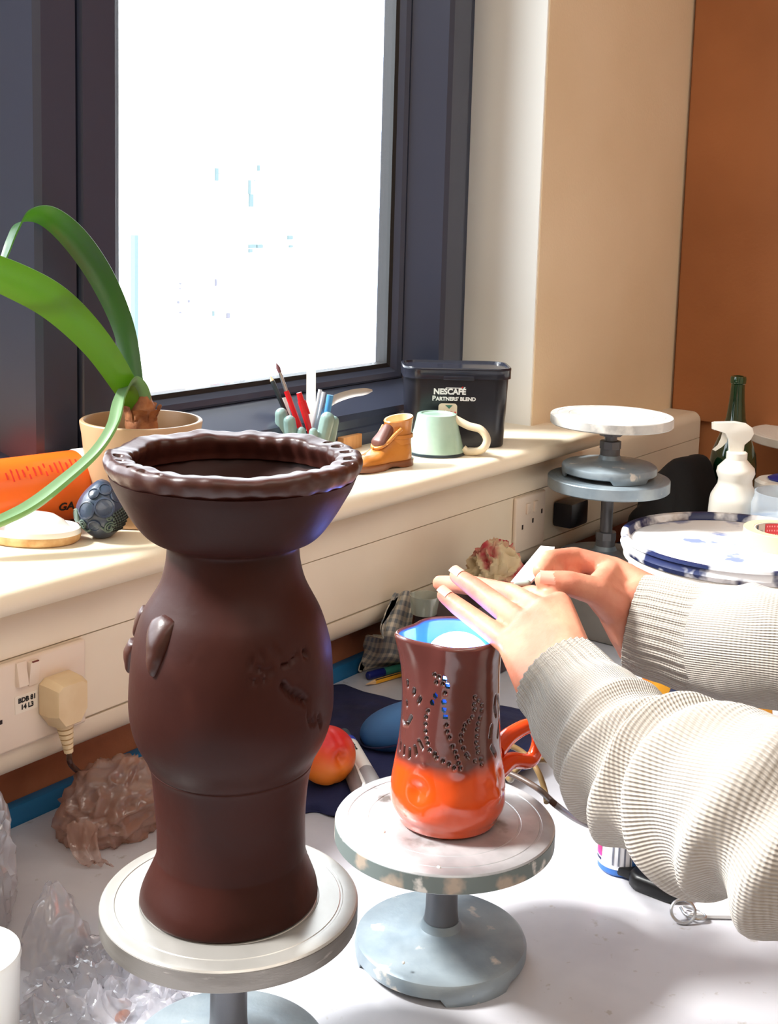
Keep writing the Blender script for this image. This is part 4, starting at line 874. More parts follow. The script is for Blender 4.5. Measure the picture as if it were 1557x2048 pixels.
# --- crumpled clear film helper: a lumpy closed skin with sharp facets
def crumple(c, rx, ry, rz, seed, amp=0.35, seg=64, rings=34, flat=True, fq=3.2):
    v, f = ball((0, 0, 0), 1.0, seg, rings); out = []
    for p in v:
        q = Vector(p); o = Vector((seed * 3.1, seed * 1.7, 0)); n = 0.0
        w_ = Vector((noise.noise(q * 1.3 + o), noise.noise(q * 1.3 + o + Vector((9, 0, 0))), noise.noise(q * 1.3 + o + Vector((0, 9, 0))))) * 0.7; n = (0.5 - abs(noise.noise((q + w_) * fq * 0.55 + o))) * 1.0 + (0.4 - abs(noise.noise((q + w_) * fq * 1.2 + o))) * 0.5
        s = 1 + amp * n; z = q.z * rz * s
        if flat: z = max(z, -rz * 0.55 + 0.02 * rz * noise.noise(q * 5))
        out.append((c[0] + q.x * rx * s, c[1] + q.y * ry * s, c[2] + z))
    zmin = min(p[2] for p in out); return [(p[0], p[1], p[2] - zmin + 0.0006) for p in out], f
film('pink_film', (0.96, 0.90, 0.86), 0.08, 0.6, 0.16, (206, 166, 150), 0.42); film('clear_film', (0.97, 0.97, 0.98), 0.14, 0.8, 0.14, (236, 234, 242), 0.3)
cb = onz(205, 1672, 0.0)
fb = thing('film_ball', 'pinkish ball of crumpled cling film under the plug flex', 'plastic film', (cb.x, cb.y, 0))
add('film_bulk', crumple((cb.x + 0.02, cb.y + 0.005, 0), 0.048, 0.037, 0.036, 4, 0.6, 110, 60, True, 2.8), 'pink_film', fb, sh=0)
tl = [onz(150, 1650, 0.035), onz(150, 1690, 0.018), onz(165, 1725, 0.006), onz(190, 1735, 0.002)]
def flap(u, v):
    base = [Vector(p) for p in catmull(tl, 6)]; k = v * (len(base) - 1); i = min(int(k), len(base) - 2); p = base[i].lerp(base[i + 1], k - i); w = 0.030 * (1 - 0.2 * v); n = noise.noise(Vector((u * 6, v * 5, 2.0)))
    return p + RT * ((u - 0.25) * w) + Vector((0, 0, 1)) * (0.006 * abs(n) + 0.004 * math.sin(u * 7 + v * 3) ** 2)
add('film_tail', grid(flap, 22, 26), 'pink_film', fb, sh=0)
# clear film at the lower left: a tall crumpled piece, a flat crumpled heap, and a standing fold
c1_ = onz(-10, 1850, 0); single('clear_film_bundle', crumple((c1_.x - 0.02, c1_.y + 0.015, 0), 0.034, 0.034, 0.080, 9, 0.5, 90, 50, True, 4.5), 'clear_film', 'upright bundle of clear crumpled film at the left picture edge', 'plastic film', sh=40)
def sheet(pts, seed, hgt, nu=60, nv=60, fq=9):
    A, B, C_, D = [Vector(p) for p in pts]
    def fn(u, v):
        p = A.lerp(B, u).lerp(D.lerp(C_, u), v); o = Vector((seed, seed * 2, 0)); q = Vector((p.x * fq * 6, p.y * fq * 6, 0)) + o
        n = abs(noise.noise(q)) + 0.6 * abs(noise.noise(q * 2.3)) + 0.35 * abs(noise.noise(q * 5)); e = min(1, 8 * min(u, 1 - u, v, 1 - v)) ; w = 0.012 * noise.noise(Vector((u * 7, v * 7, seed)))
        return (p.x + w, p.y - w, 0.0015 + hgt * n * (0.35 + 0.65 * e))
    return grid(fn, nu, nv)
single('clear_film_sheet', sheet([onz(20, 2060, 0), onz(420, 2060, 0), onz(330, 1905, 0), onz(110, 1880, 0)], 3.0, 0.022), 'clear_film', 'crumpled sheet of clear film spread over the table at lower left', 'plastic film', sh=40)
def spike(u, v):
    a = 2 * PI * u; p = onz(115, 1905, 0); r = 0.030 * (1 - v) ** 0.8 + 0.004 + 0.007 * noise.noise(Vector((math.cos(a) * 2, math.sin(a) * 2, v * 4))); return (p.x + r * math.cos(a) - 0.006 * v, p.y + r * math.sin(a) * 0.8, 0.002 + 0.062 * v + 0.004 * noise.noise(Vector((a, v * 6, 1))))
single('clear_film_peak', grid(spike, 40, 24, True), 'clear_film', 'pointed twist of clear film standing before the silver turntable', 'plastic film', sh=40)
pw = onz(-66, 1905, 0.070); single('white_tub', move(lathe([(0, 0.0005), (0.034, 0.0005), (0.036, 0.003), (0.0375, 0.062), (0.0385, 0.066), (0.0375, 0.070), (0.034, 0.070), (0.033, 0.066), (0, 0.066)], 48), (pw.x, pw.y, 0)), 'white_plastic', 'white round tub cut off by the left picture edge', 'tub')
cc = onz(245, 2008, 0.012); single('clay_crumb', crumple((cc.x, cc.y, 0.0), 0.006, 0.004, 0.003, 2, 0.3, 20, 12), mat('clay_orange', (206, 130, 96), 0.8), 'small orange clay scrap on the clear film', 'clay')

# --- checked tea towel leaning under the trunking
def uvmat(name):
    m = bpy.data.materials.new(name); m.use_nodes = True; N, L = m.node_tree.nodes, m.node_tree.links; b = N['Principled BSDF']; b.inputs['Roughness'].default_value = 0.9
    uv = N.new('ShaderNodeUVMap'); sx = N.new('ShaderNodeSeparateXYZ'); L.new(uv.outputs[0], sx.inputs[0]); fs = []
    for k in (0, 1):
        mu = N.new('ShaderNodeMath'); mu.operation = 'MULTIPLY'; mu.inputs[1].default_value = 9.0; L.new(sx.outputs[k], mu.inputs[0]); fr = N.new('ShaderNodeMath'); fr.operation = 'FRACT'; L.new(mu.outputs[0], fr.inputs[0])
        gt = N.new('ShaderNodeMath'); gt.operation = 'GREATER_THAN'; gt.inputs[1].default_value = 0.5; L.new(fr.outputs[0], gt.inputs[0]); fs.append(gt)
    ad = N.new('ShaderNodeMath'); ad.operation = 'ADD'; L.new(fs[0].outputs[0], ad.inputs[0]); L.new(fs[1].outputs[0], ad.inputs[1]); hf = N.new('ShaderNodeMath'); hf.operation = 'MULTIPLY'; hf.inputs[1].default_value = 0.5; L.new(ad.outputs[0], hf.inputs[0])
    mx = N.new('ShaderNodeMix'); mx.data_type = 'RGBA'; mx.inputs[6].default_value = lin((206, 196, 178)); mx.inputs[7].default_value = lin((124, 128, 132)); L.new(hf.outputs[0], mx.inputs[0]); L.new(mx.outputs[2], b.inputs['Base Color']); MATS[name] = m; return m
uvmat('check_cloth')
def set_uv(o, nu, nv):
    me = o.data; l = me.uv_layers.new(name='UVMap'); uv = np.zeros((len(me.loops), 2), np.float32)
    idx = np.zeros(len(me.loops), np.int32); me.loops.foreach_get('vertex_index', idx); uv[:, 0] = (idx % nu) / (nu - 1); uv[:, 1] = (idx // nu) / (nv - 1); l.data.foreach_set('uv', uv.ravel())
def solid(o, t): s = o.modifiers.new('thickness', 'SOLIDIFY'); s.thickness = t; s.offset = 0
def cloth(pts_rows, nu, nv, amp, fq, seed, fold=0.0, nf=3):
    """rows of control points (3 per row) -> rippled sheet"""
    R = [[Vector(p) for p in row] for row in pts_rows]; C0 = [catmull([r[k] for r in R], 12) for k in range(len(R[0]))]
    def fn(u, v):
        n = len(C0[0]); k = v * (n - 1); i = min(int(k), n - 2); t = k - i; row = [Vector(c[i]) * (1 - t) + Vector(c[i + 1]) * t for c in C0]
        x = u * (len(row) - 1); j = min(int(x), len(row) - 2); p = row[j].lerp(row[j + 1], x - j); q = p * fq + Vector((seed, 0, seed))
        nrm = Vector((-FW.x, -FW.y, 0.5)).normalized(); h = amp * (noise.noise(q) + 0.6 * noise.noise(q * 2.2)) + fold * math.sin(u * nf * 2 * PI + 2.5 * noise.noise(Vector((v * 2, u, seed))))
        p = p + nrm * h; p.z = max(p.z, 0.0015); p.y = min(p.y, 0.99 if p.z < 0.07 else 0.93); return p
    return grid(fn, nu, nv)
rowsT = [[onz(692, 1337, 0.002), onz(735, 1338, 0.004), onz(800, 1328, 0.004)], [onz(722, 1302, 0.022), onz(760, 1310, 0.035), onz(812, 1315, 0.03)], [ony(735, 1265, 0.955), ony(772, 1262, 0.925), ony(820, 1270, 0.92)], [ony(758, 1220, 0.945), ony(785, 1225, 0.93), ony(826, 1230, 0.92)], [ony(785, 1190, 0.935), ony(800, 1185, 0.93), ony(832, 1182, 0.925)]]
tw = single('tea_towel', cloth(rowsT, 40, 60, 0.008, 28, 1.3, 0.009, 2), 'check_cloth', 'grey and beige checked tea towel heaped under the trunking', 'cloth', sh=80); set_uv(tw, 40, 60); solid(tw, 0.0016)
# dark box behind it, small clear pot, red rag on the box
bxp = ony(862, 1209, 0.90)
single('dark_box', merge(rbox(bxp.x - 0.03, bxp.x + 0.26, 0.845, 0.905, 0.0008, bxp.z, 0.003)), mat('box_dark', (50, 36, 44), 0.5), 'dark purple box behind the orange jug', 'box')
rg = ony(990, 1128, 0.87)
v, f = crumple((0, 0, 0), 0.036, 0.026, 0.036, 6.0, 0.7, 80, 44, True, 3.4); rz0 = bxp.z
rd = mat('rag', (196, 176, 140), 0.9, col2=(176, 60, 70), ns=16, lo=0.46, hi=0.56)
single('paint_rag', ([(p[0] + rg.x, p[1] + rg.y, p[2] + rz0) for p in v], f), rd, 'crumpled cream rag with red stains behind the hands', 'cloth', sh=40)
gp = ony(850, 1190, 0.885); single('clear_pot', move(lathe([(0, 0), (0.016, 0), (0.019, 0.022), (0.0195, 0.024), (0.0185, 0.024), (0.0155, 0.002), (0, 0.002)], 32), (gp.x, gp.y, bxp.z + 0.0006)), film('pot_film', (0.92, 0.96, 0.94), 0.15, 0.8, 0.15, (220, 226, 216), 0.3), 'small translucent pot on the dark box', 'pot')
# --- felt pen and pencil on the table
def lie(p, q, z): return Vector(onz(p[0], p[1], z)), Vector(onz(q[0], q[1], z))
a, b_ = lie((735, 1352), (805, 1334), 0.006); mk = thing('felt_pen', 'dark blue and teal felt pen lying beside the tea towel', 'pen', (a.x, a.y, 0)); ex = b_ + (b_ - a) * 0.6
add('pen_cap', tube([a, lp(a, b_, 0.03), lp(a, b_, 0.46)], [0.004, 0.0055, 0.0056], 14), mat('ink_blue', (24, 34, 110), 0.35), mk); add('pen_barrel', tube([lp(a, b_, 0.46), ex], 0.0052, 14), mat('teal_plastic', (64, 140, 122), 0.35), mk)
a, b_ = lie((732, 1369), (805, 1348), 0.0036); ex = b_ + (b_ - a) * 0.9; pn = thing('yellow_pencil', 'yellow and black striped pencil lying in front of the felt pen', 'pencil', (a.x, a.y, 0))
add('pencil_point', tube([a, lp(a, b_, 0.24)], [0.0003, 0.0034], 6), 'pale_wood', pn); yl = mat('pencil_yellow', (226, 160, 40), 0.4)
add('pencil_shaft', tube([lp(a, b_, 0.24), ex], 0.0035, 6), yl, pn, sh=20); up3 = Vector((0, 0, 0.0026)); sd = Vector((-FW.x, -FW.y, 0)).normalized()
add('stripe', tube([lp(a, b_, 0.26) + up3 + sd * 0.0016, ex + up3 + sd * 0.0016], 0.0009, 6), 'pencil_black', pn)

# --- navy jacket heaped behind the vase and jug
nv_ = mat('navy_cloth', (30, 34, 74), 0.85, col2=(22, 24, 56), ns=12, bump=0.0004, bs=300)
rowsN = [[onz(560, 1632, 0.001), onz(640, 1628, 0.001), onz(720, 1640, 0.001), onz(820, 1630, 0.001), onz(940, 1610, 0.001)],
         [onz(570, 1580, 0.012), onz(640, 1585, 0.016), onz(730, 1590, 0.018), onz(840, 1570, 0.018), onz(990, 1560, 0.012)],
         [onz(590, 1510, 0.016), onz(660, 1510, 0.018), onz(750, 1510, 0.02), onz(880, 1510, 0.02), onz(1070, 1530, 0.014)],
         [onz(610, 1440, 0.016), onz(690, 1440, 0.018), onz(780, 1450, 0.02), onz(920, 1450, 0.02), onz(1090, 1490, 0.016)],
         [onz(625, 1395, 0.012), onz(700, 1400, 0.014), onz(800, 1420, 0.015), onz(940, 1420, 0.015), onz(1090, 1455, 0.015)],
         [onz(628, 1372, 0.001), onz(690, 1375, 0.001), onz(795, 1402, 0.001), onz(940, 1400, 0.001), onz(1080, 1430, 0.001)]]
jk = single('navy_jacket', cloth(rowsN, 90, 70, 0.010, 20, 4.2, 0.004, 3), nv_, 'navy blue jacket heaped on the table behind the vase', 'jacket', sh=80); solid(jk, 0.002)
# blue padded case lying on it
cs = onz(800, 1478, 0.028); v, f = ball((0, 0, 0), 1.0, 40, 22)
out = [(math.copysign(abs(p[0]) ** 0.75, p[0]) * 0.062, math.copysign(abs(p[1]) ** 0.8, p[1]) * 0.030, p[2] * 0.024) for p in v]
mC = Matrix.Translation(cs + Vector((0.012, -0.010, 0.018))) @ Matrix.Rotation(math.atan2(RT.y, RT.x) + 0.25, 4, 'Z') @ Matrix.Rotation(math.radians(-12), 4, 'Y')
gc = thing('spectacle_case', 'rounded blue case lying on the navy jacket beside the jug', 'case', tuple(mC.translation)); add('shell', xf((out, f), mC), mat('case_blue', (48, 98, 148), 0.55, col2=(40, 84, 132), ns=14), gc)
add('seam', xf(tube([(0.0625 * math.copysign(abs(math.cos(t)) ** 0.75, math.cos(t)), 0.0305 * math.copysign(abs(math.sin(t)) ** 0.8, math.sin(t)), -0.006) for t in [2 * PI * k / 60 for k in range(61)]], 0.0012, 6), mC), 'navy_cloth', gc)
# nectarine with its stalk dip turned to the right
nc = atd(654, 1513, depth(onz(654, 1560, 0.022))); nr = 58 * depth(nc) / FPX; nc.z = max(nc.z, 0.02 + nr * 0.92)
nm = bpy.data.materials.new('nectarine_skin'); nm.use_nodes = True; MATS['nectarine_skin'] = nm; N, L = nm.node_tree.nodes, nm.node_tree.links; b = N['Principled BSDF']; b.inputs['Roughness'].default_value = 0.4
tc = N.new('ShaderNodeTexCoord'); sp = N.new('ShaderNodeSeparateXYZ'); L.new(tc.outputs['Object'], sp.inputs[0]); nz = N.new('ShaderNodeTexNoise'); nz.inputs['Scale'].default_value = 45; L.new(tc.outputs['Object'], nz.inputs['Vector'])
ma = N.new('ShaderNodeMath'); ma.operation = 'MULTIPLY_ADD'; ma.inputs[1].default_value = 0.018; L.new(nz.outputs[0], ma.inputs[0]); L.new(sp.outputs[2], ma.inputs[2]); mr = N.new('ShaderNodeMapRange'); mr.inputs[1].default_value = nr * 1.0; mr.inputs[2].default_value = nr * 2.0; L.new(ma.outputs[0], mr.inputs[0])
mx = N.new('ShaderNodeMix'); mx.data_type = 'RGBA'; mx.inputs[6].default_value = lin((232, 124, 36)); mx.inputs[7].default_value = lin((206, 34, 34)); L.new(mr.outputs[0], mx.inputs[0]); L.new(mx.outputs[2], b.inputs['Base Color'])
dip = (RT * 0.58 - FW * 0.78 + Vector((0, 0, 0.10))).normalized(); crease = dip.cross(Vector((0, 0, 1))).normalized(); v, f = ball((0, 0, 0), 1.0, 64, 40); out = []
for p in v:
    q = Vector(p); ang = math.acos(max(-1, min(1, q.dot(dip)))); s = 1 - 0.34 * math.exp(-(ang / 0.26) ** 2) - 0.035 * math.exp(-(q.dot(crease) / 0.10) ** 2) * (1 if q.dot(dip) > -0.2 else 0); out.append(tuple(nc + q * nr * s))
single('nectarine', (out, f), 'nectarine_skin', 'orange and red nectarine lying on the navy jacket', 'fruit', sh=0)
# two white correction markers
def marker(name, label, p, q, zz, r, mats):
    a, b_ = Vector(onz(p[0], p[1], zz)), Vector(onz(q[0], q[1], zz)); t = thing(name, label, 'marker', tuple(a)); 
    for nm_, t0, t1, rr, mm in mats: add(nm_, tube([lp(a, b_, t0), lp(a, b_, t1)], rr, 18), mm, t)
    return t, a, b_
m1, a, b_ = marker('correction_pen', 'white correction marker with a blue ring lying beside the nectarine', (688, 1468), (752, 1580), 0.031, 0.009, [('cap', 0.0, 0.16, 0.0068, mat('cap_dark', (58, 78, 92), 0.4)), ('ring', 0.16, 0.235, 0.0088, mat('ring_blue', (40, 70, 190), 0.35)), ('barrel', 0.235, 0.72, 0.0090, 'white_plastic'), ('end_grip', 0.72, 1.0, 0.0092, mat('end_grey', (150, 148, 150), 0.4))])
for k in range(4):
    s0 = 0.30 + 0.035 * k; add('print_mark', tube([lp(a, b_, s0) + Vector((0, 0, 0.0087)) - FW * 0.002, lp(a, b_, s0 + 0.02) + Vector((0, 0, 0.0087)) - FW * 0.002], 0.0007 + 0.0004 * (k % 2), 6), 'pencil_black', m1)
m2, a, b_ = marker('grey_marker', 'grey marker with a white stripe between the nectarine and turntable', (692, 1515), (722, 1590), 0.027, 0.008, [('barrel', 0.0, 1.0, 0.0085, mat('grip_brown', (112, 100, 98), 0.4))])
add('stripe', tube([lp(a, b_, 0.02) + Vector((0, 0, 0.0066)) + RT * 0.005, lp(a, b_, 1.0) + Vector((0, 0, 0.0066)) + RT * 0.005], 0.0022, 8), 'white_plastic', m2)

# ================================================================== right side: bucket, bottles, bag
BKd = 1.75; bk = atd(1478, 1078, BKd); BR = 232 * BKd / FPX; BZ = bk.z
bu = thing('slip_bucket', 'white bucket with a dark blue lid crusted in white slip', 'bucket', (bk.x, bk.y, 0))
add('bucket_body', lathe([(0, 0.001), (BR * 0.82, 0.001), (BR * 0.84, 0.004), (BR * 0.93, BZ - 0.032), (BR * 0.97, BZ - 0.030), (BR * 0.97, BZ - 0.022), (BR * 0.94, BZ - 0.02), (BR * 0.94, BZ - 0.012), (0, BZ - 0.012)], 96), mat('bucket_white', (244, 240, 230), 0.35), bu, False)
lidm = mat('lid_slip', (30, 42, 86), 0.4, col2=(238, 238, 240), ns=15, lo=0.50, hi=0.57, bump=0.0006, bs=60, rough2=0.75, col3=(200, 186, 170), ns3=9, lo3=0.62, hi3=0.72); lidt = mat('lid_slip_top', (246, 246, 246), 0.6, col2=(120, 132, 176), ns=20, lo=0.54, hi=0.66, bump=0.0006, bs=50)
add('lid_rim', lathe([(BR * 0.955, BZ - 0.021), (BR * 0.985, BZ - 0.020), (BR, BZ - 0.014), (BR * 0.985, BZ - 0.009), (BR * 0.985, BZ - 0.006), (BR, BZ - 0.004), (BR * 0.995, BZ - 0.0005), (BR * 0.97, BZ), (BR * 0.945, BZ - 0.001), (BR * 0.93, BZ - 0.008), (BR * 0.915, BZ - 0.010)], 120), lidm, bu, False)
add('lid_top', lathe([(BR * 0.917, BZ - 0.0105), (BR * 0.88, BZ - 0.0095), (BR * 0.5, BZ - 0.0085), (0, BZ - 0.0085)], 96), lidt, bu, False)
tz = BZ - 0.0092; tcn = onz(1566, 1092, tz); tr_ = 78 * depth(tcn) / FPX
mtp = thing('masking_tape', 'roll of beige masking tape lying on the bucket lid', 'tape', (tcn.x, tcn.y, tz)); hh_ = 0.024
add('tape_roll', lathe([(tr_ * 0.72, 0.0006), (tr_ - 0.0006, 0.0006), (tr_, 0.0012), (tr_, hh_ - 0.0006), (tr_ - 0.0006, hh_), (tr_ * 0.74, hh_)], 64), mat('tape_beige', (226, 196, 142), 0.6), mtp, False)
add('cardboard_core', lathe([(tr_ * 0.735, hh_ - 0.0003), (tr_ * 0.70, hh_ - 0.0005), (tr_ * 0.70, 0.001), (tr_ * 0.735, 0.0008)], 64), mat('core_card', (196, 186, 170), 0.8), mtp, False)
va = math.atan2(FW.y, FW.x)
def core_print(a0, a1, m_, nm_, zz0=0.002, zz1=None):
    zz1 = zz1 or hh_ - 0.002; v, f = grid(lambda u, v: ((tr_ * 0.70 - 0.0004) * math.cos(va + a0 + (a1 - a0) * u), (tr_ * 0.70 - 0.0004) * math.sin(va + a0 + (a1 - a0) * u), zz0 + (zz1 - zz0) * v), 14, 2); add(nm_, (v, f), m_, mtp, False)
core_print(0.42, -0.9, mat('tape_red', (196, 48, 52), 0.6), 'red_print'); core_print(0.95, 0.80, mat('print_slate', (84, 100, 108), 0.6), 'grey_print'); core_print(0.78, 0.52, mat('print_mid', (160, 160, 152), 0.6), 'grey_print', 0.005, 0.014)
for k in range(3):
    z_ = 0.005 + 0.006 * k; core_print(0.36, -0.85, mat('print_pale', (230, 150, 146), 0.6), 'white_print', z_, z_ + 0.0022)
# spray bottle
sd_ = 2.02; sb = atd(1468, 1010, sd_); SBx, SBy = sb.x, sb.y; szt = axis_z(SBx, SBy, 843); kk = sd_ / FPX
spb = thing('spray_bottle', 'white plastic trigger spray bottle behind the bucket', 'spray bottle', (SBx, SBy, 0))
wb = mat('spray_white', (248, 244, 234), 0.35); zz = lambda y: axis_z(SBx, SBy, y)
pr = [(0, 0.001), (46 * kk, 0.001), (50 * kk, 0.006), (50 * kk, zz(1040)), (48 * kk, zz(1000)), (46 * kk, zz(990)), (34 * kk, zz(968)), (33 * kk, zz(958)), (38 * kk, zz(945)), (36 * kk, zz(935)), (20 * kk, zz(918)), (18.5 * kk, zz(914)), (0, zz(913))]
add('bottle', lathe(pr, 48), wb, spb, False)
add('collar', lathe([(0, zz(919)), (20.5 * kk, zz(919)), (20.5 * kk, zz(905)), (18 * kk, zz(903)), (0, zz(903))], 28), wb, spb, False)
hx = Vector((RT.x, RT.y, 0)).normalized()
def hp3(x, y, dn=0.0): return atd(x, y, sd_ + dn)
def plate(poly, w, z=0.0, nseg=1):
    secs = []
    for s, g in ((-1, 0.86), (-0.8, 1.0), (0.8, 1.0), (1, 0.86)):
        cxm = sum(p[0] for p in poly) / len(poly); cym = sum(p[1] for p in poly) / len(poly); secs.append([hp3(cxm + (p[0] - cxm) * g, cym + (p[1] - cym) * g, s * w) for p in poly])
    return loft(secs)
add('spray_head', plate([(1428, 843), (1470, 842), (1492, 846), (1506, 856), (1509, 868), (1502, 880), (1490, 890), (1488, 906), (1458, 906), (1457, 878), (1448, 866), (1428, 859)], 0.013), wb, spb)
add('nozzle', plate([(1424, 844), (1431, 843), (1431, 861), (1424, 858)], 0.009), wb, spb)
add('trigger', plate([(1446, 862), (1458, 868), (1455, 884), (1445, 894), (1432, 902), (1425, 899), (1436, 890), (1442, 878)], 0.006), wb, spb)
# green glass bottle, black bag, bottles at the right edge
gd = 2.17; gb = atd(1462, 1000, gd); gzz = lambda y: axis_z(gb.x, gb.y, y); k2_ = gd / FPX
gbm = mat('green_glass', (10, 38, 20), 0.08, col2=(18, 60, 32), ns=10, spec=0.8, coat=0.5)
gbt = thing('green_bottle', 'dark green glass wine bottle standing behind the spray bottle', 'bottle', (gb.x, gb.y, 0))
add('glass_body', lathe([(0, 0.001), (44 * k2_, 0.001), (46 * k2_, 0.006), (46 * k2_, gzz(925)), (43 * k2_, gzz(905)), (30 * k2_, gzz(870)), (19 * k2_, gzz(835)), (15 * k2_, gzz(800)), (13.5 * k2_, gzz(772)), (13.5 * k2_, gzz(766))], 40), gbm, gbt, False)
add('bottle_lip', lathe([(13.3 * k2_, gzz(768)), (15.5 * k2_, gzz(766)), (15.8 * k2_, gzz(757)), (14.6 * k2_, gzz(752.5)), (10 * k2_, gzz(752)), (10 * k2_, gzz(760)), (0, gzz(760))], 32), gbm, gbt, False)
def sph(x, y, d, r): return (Vector(atd(x - 20, y, d + 0.06)), r)
bag = remesh([hull([sph(1330, 985, 2.0, 0.026), sph(1380, 950, 2.04, 0.030), sph(1420, 935, 2.08, 0.024), sph(1340, 1090, 1.98, 0.045), sph(1430, 1090, 2.05, 0.045)]), hull([sph(1305, 1030, 1.97, 0.024), sph(1318, 1100, 1.95, 0.035), sph(1360, 985, 2.0, 0.02)]), hull([sph(1408, 925, 2.08, 0.016), sph(1432, 960, 2.08, 0.018), sph(1380, 960, 2.05, 0.015)])], 0.006, 4)
bz = min(p[2] for p in bag[0]); bv = [(p[0] + 0.004 * noise.noise(Vector(p) * 30), min(p[1], 0.93), max(0.001, 0.001 + (p[2] - bz) * (0.30 / max(0.3, 0.30)) if p[2] > 0.02 else p[2] - bz + 0.001)) for p in bag[0]]
top_target = onz(1410, 905, 0.0)
zmax0 = max(p[2] for p in bag[0]); sc_ = zmax0 / max(p[2] for p in bv); bv = [(p[0], p[1], max(0.001, p[2] * sc_)) for p in bv]
single('black_bag', (bv, bag[1]), mat('bag_black', (10, 10, 13), 0.85, bump=0.001, bs=60), 'black cloth bag slumped beside the green bottle', 'bag', sh=0)
td_ = 2.26; tdisc = atd(1632, 868, td_); tall = banding_wheel('white-topped banding wheel at the right picture edge', (tdisc.x, tdisc.y, 0), tdisc.z, 0.112, 0.080, 0.016, 0.022, 'plain', 'slip_white', 'hammer_grey', 'stem_grey', 0.0)
cd_ = 1.66 + 0.30; cj = atd(1578, 1010, cd_); jr = 72 * cd_ / FPX; jz = axis_z(cj.x, cj.y, 985)
gj = thing('clear_jar', 'clear slip-smeared plastic jar at the right picture edge', 'jar', (cj.x, cj.y, 0)); jmat = film('jar_film', (0.90, 0.96, 0.99), 0.2, 0.8, 0.2, (220, 232, 244), 0.45)
add('jar_body', lathe([(0, 0.001), (jr * 0.92, 0.001), (jr, 0.01), (jr, jz - 0.02), (jr * 0.93, jz - 0.008), (jr * 0.93, jz), (jr * 0.9, jz)], 40), jmat, gj, False); add('jar_slip', lathe([(0, 0.004), (jr * 0.9, 0.004), (jr * 0.95, 0.012), (jr * 0.95, jz * 0.8), (0, jz * 0.82)], 40), mat('slip_pale', (226, 234, 240), 0.6, col2=(150, 180, 220), ns=22, lo=0.55, hi=0.62), gj, False)
cd2 = 2.08; cj2 = atd(1568, 1000, cd2); r2_ = 58 * cd2 / FPX; z2 = axis_z(cj2.x, cj2.y, 960)
wj = thing('lidded_tub', 'white tub with a blue knobbed lid behind the clear jar', 'tub', (cj2.x, cj2.y, 0)); add('tub_body', lathe([(0, 0.001), (r2_ * 0.9, 0.001), (r2_, 0.01), (r2_, z2 - 0.004), (r2_ * 0.9, z2), (0, z2)], 36), wb, wj, False)
add('lid', lathe([(0, z2 + 0.0002), (r2_ * 0.55, z2 + 0.0002), (r2_ * 0.58, z2 + 0.003), (r2_ * 0.4, z2 + 0.007), (0.006, z2 + 0.008), (0.005, z2 + 0.022), (0, z2 + 0.023)], 32), mat('lid_blue', (34, 48, 140), 0.35), wj, False)
# orange and navy pouch between the sleeves
pc_ = onz(1405, 1400, 0.03)
pch = thing('orange_pouch', 'yellow and orange pouch with navy flap between the two sleeves', 'pouch', (pc_.x, pc_.y, 0)); yo = mat('pouch_yellow', (244, 170, 40), 0.6, col2=(226, 110, 30), ns=22, lo=0.48, hi=0.6)
Q = lambda x, y: onz(x, y, 0.03)
add('pouch_side', crumple((Q(1330, 1395).x, Q(1330, 1395).y, 0), 0.026, 0.030, 0.050, 1.0, 0.12, 40, 24), yo, pch); add('pouch_side', crumple((Q(1490, 1420).x, Q(1490, 1420).y, 0), 0.032, 0.030, 0.050, 2.0, 0.12, 40, 24), yo, pch)
add('pouch_flap', crumple((Q(1385, 1405).x, Q(1385, 1405).y, 0), 0.038, 0.030, 0.048, 3.0, 0.12, 40, 24), mat('pouch_navy', (44, 54, 86), 0.7), pch); add('pouch_mouth', crumple((Q(1435, 1415).x, Q(1435, 1415).y, 0), 0.036, 0.028, 0.044, 5.0, 0.12, 40, 24), mat('pouch_black', (16, 12, 12), 0.8), pch)
# tablet tub, car key
kc = onz(1240, 1735, 0.0); kd = depth(kc); r_ = 44 * kd / FPX
pt = thing('tablet_tub', 'white and blue tablet tub with a pink panel under the sleeve', 'tub', (kc.x, kc.y, 0)); 
add('tub_body', lathe([(0, 0.0005), (r_ - 0.002, 0.0005), (r_, 0.003), (r_, 0.050), (r_ * 0.86, 0.056), (0, 0.056)], 40), mat('label_blue', (58, 110, 186), 0.35), pt, False)
va2 = math.atan2(-kc.y, -kc.x)
def wrap(a0, a1, z0, z1, m_, nm_, off=0.0003): add(nm_, grid(lambda u, v: ((r_ + off) * math.cos(va2 + a0 + (a1 - a0) * u), (r_ + off) * math.sin(va2 + a0 + (a1 - a0) * u), z0 + (z1 - z0) * v), 20, 2), m_, pt, False)
wrap(-1.9, 0.75, 0.008, 0.048, mat('label_white', (238, 240, 246), 0.4), 'paper_label'); wrap(-1.45, -0.92, 0.016, 0.044, mat('label_pink', (232, 40, 140), 0.4), 'pink_panel', 0.0006)
for k in range(4): wrap(-0.35 + 0.26 * k, -0.27 + 0.26 * k, 0.012, 0.042, mat('label_text', (120, 124, 140), 0.5), 'text_column', 0.0006)
wrap(0.55, 0.75, 0.008, 0.03, 'label_blue', 'blue_corner', 0.0006)
wrap(-1.45, -0.95, 0.012, 0.0145, mat('ink_navy', (30, 30, 80), 0.5), 'ink_bar', 0.0006)
ka, kb = Vector(onz(1268, 1762, 0.0)), Vector(onz(1368, 1800, 0.0)); kx = (kb - ka).normalized(); kl = (kb - ka).length; ky = Vector((-kx.y, kx.x, 0))
key = thing('car_key', 'black car key fob with a steel ring lying before the tablet tub', 'key', (ka.x, ka.y, 0)); kbm = mat('fob_black', (12, 12, 14), 0.35)
def fob_sec(z, g): return [tuple(ka + kx * (kl * 0.5 + x * g) + ky * (y * g) + Vector((0, 0, z))) for x, y in rrect(kl * 1.08, 0.034, 0.014)]
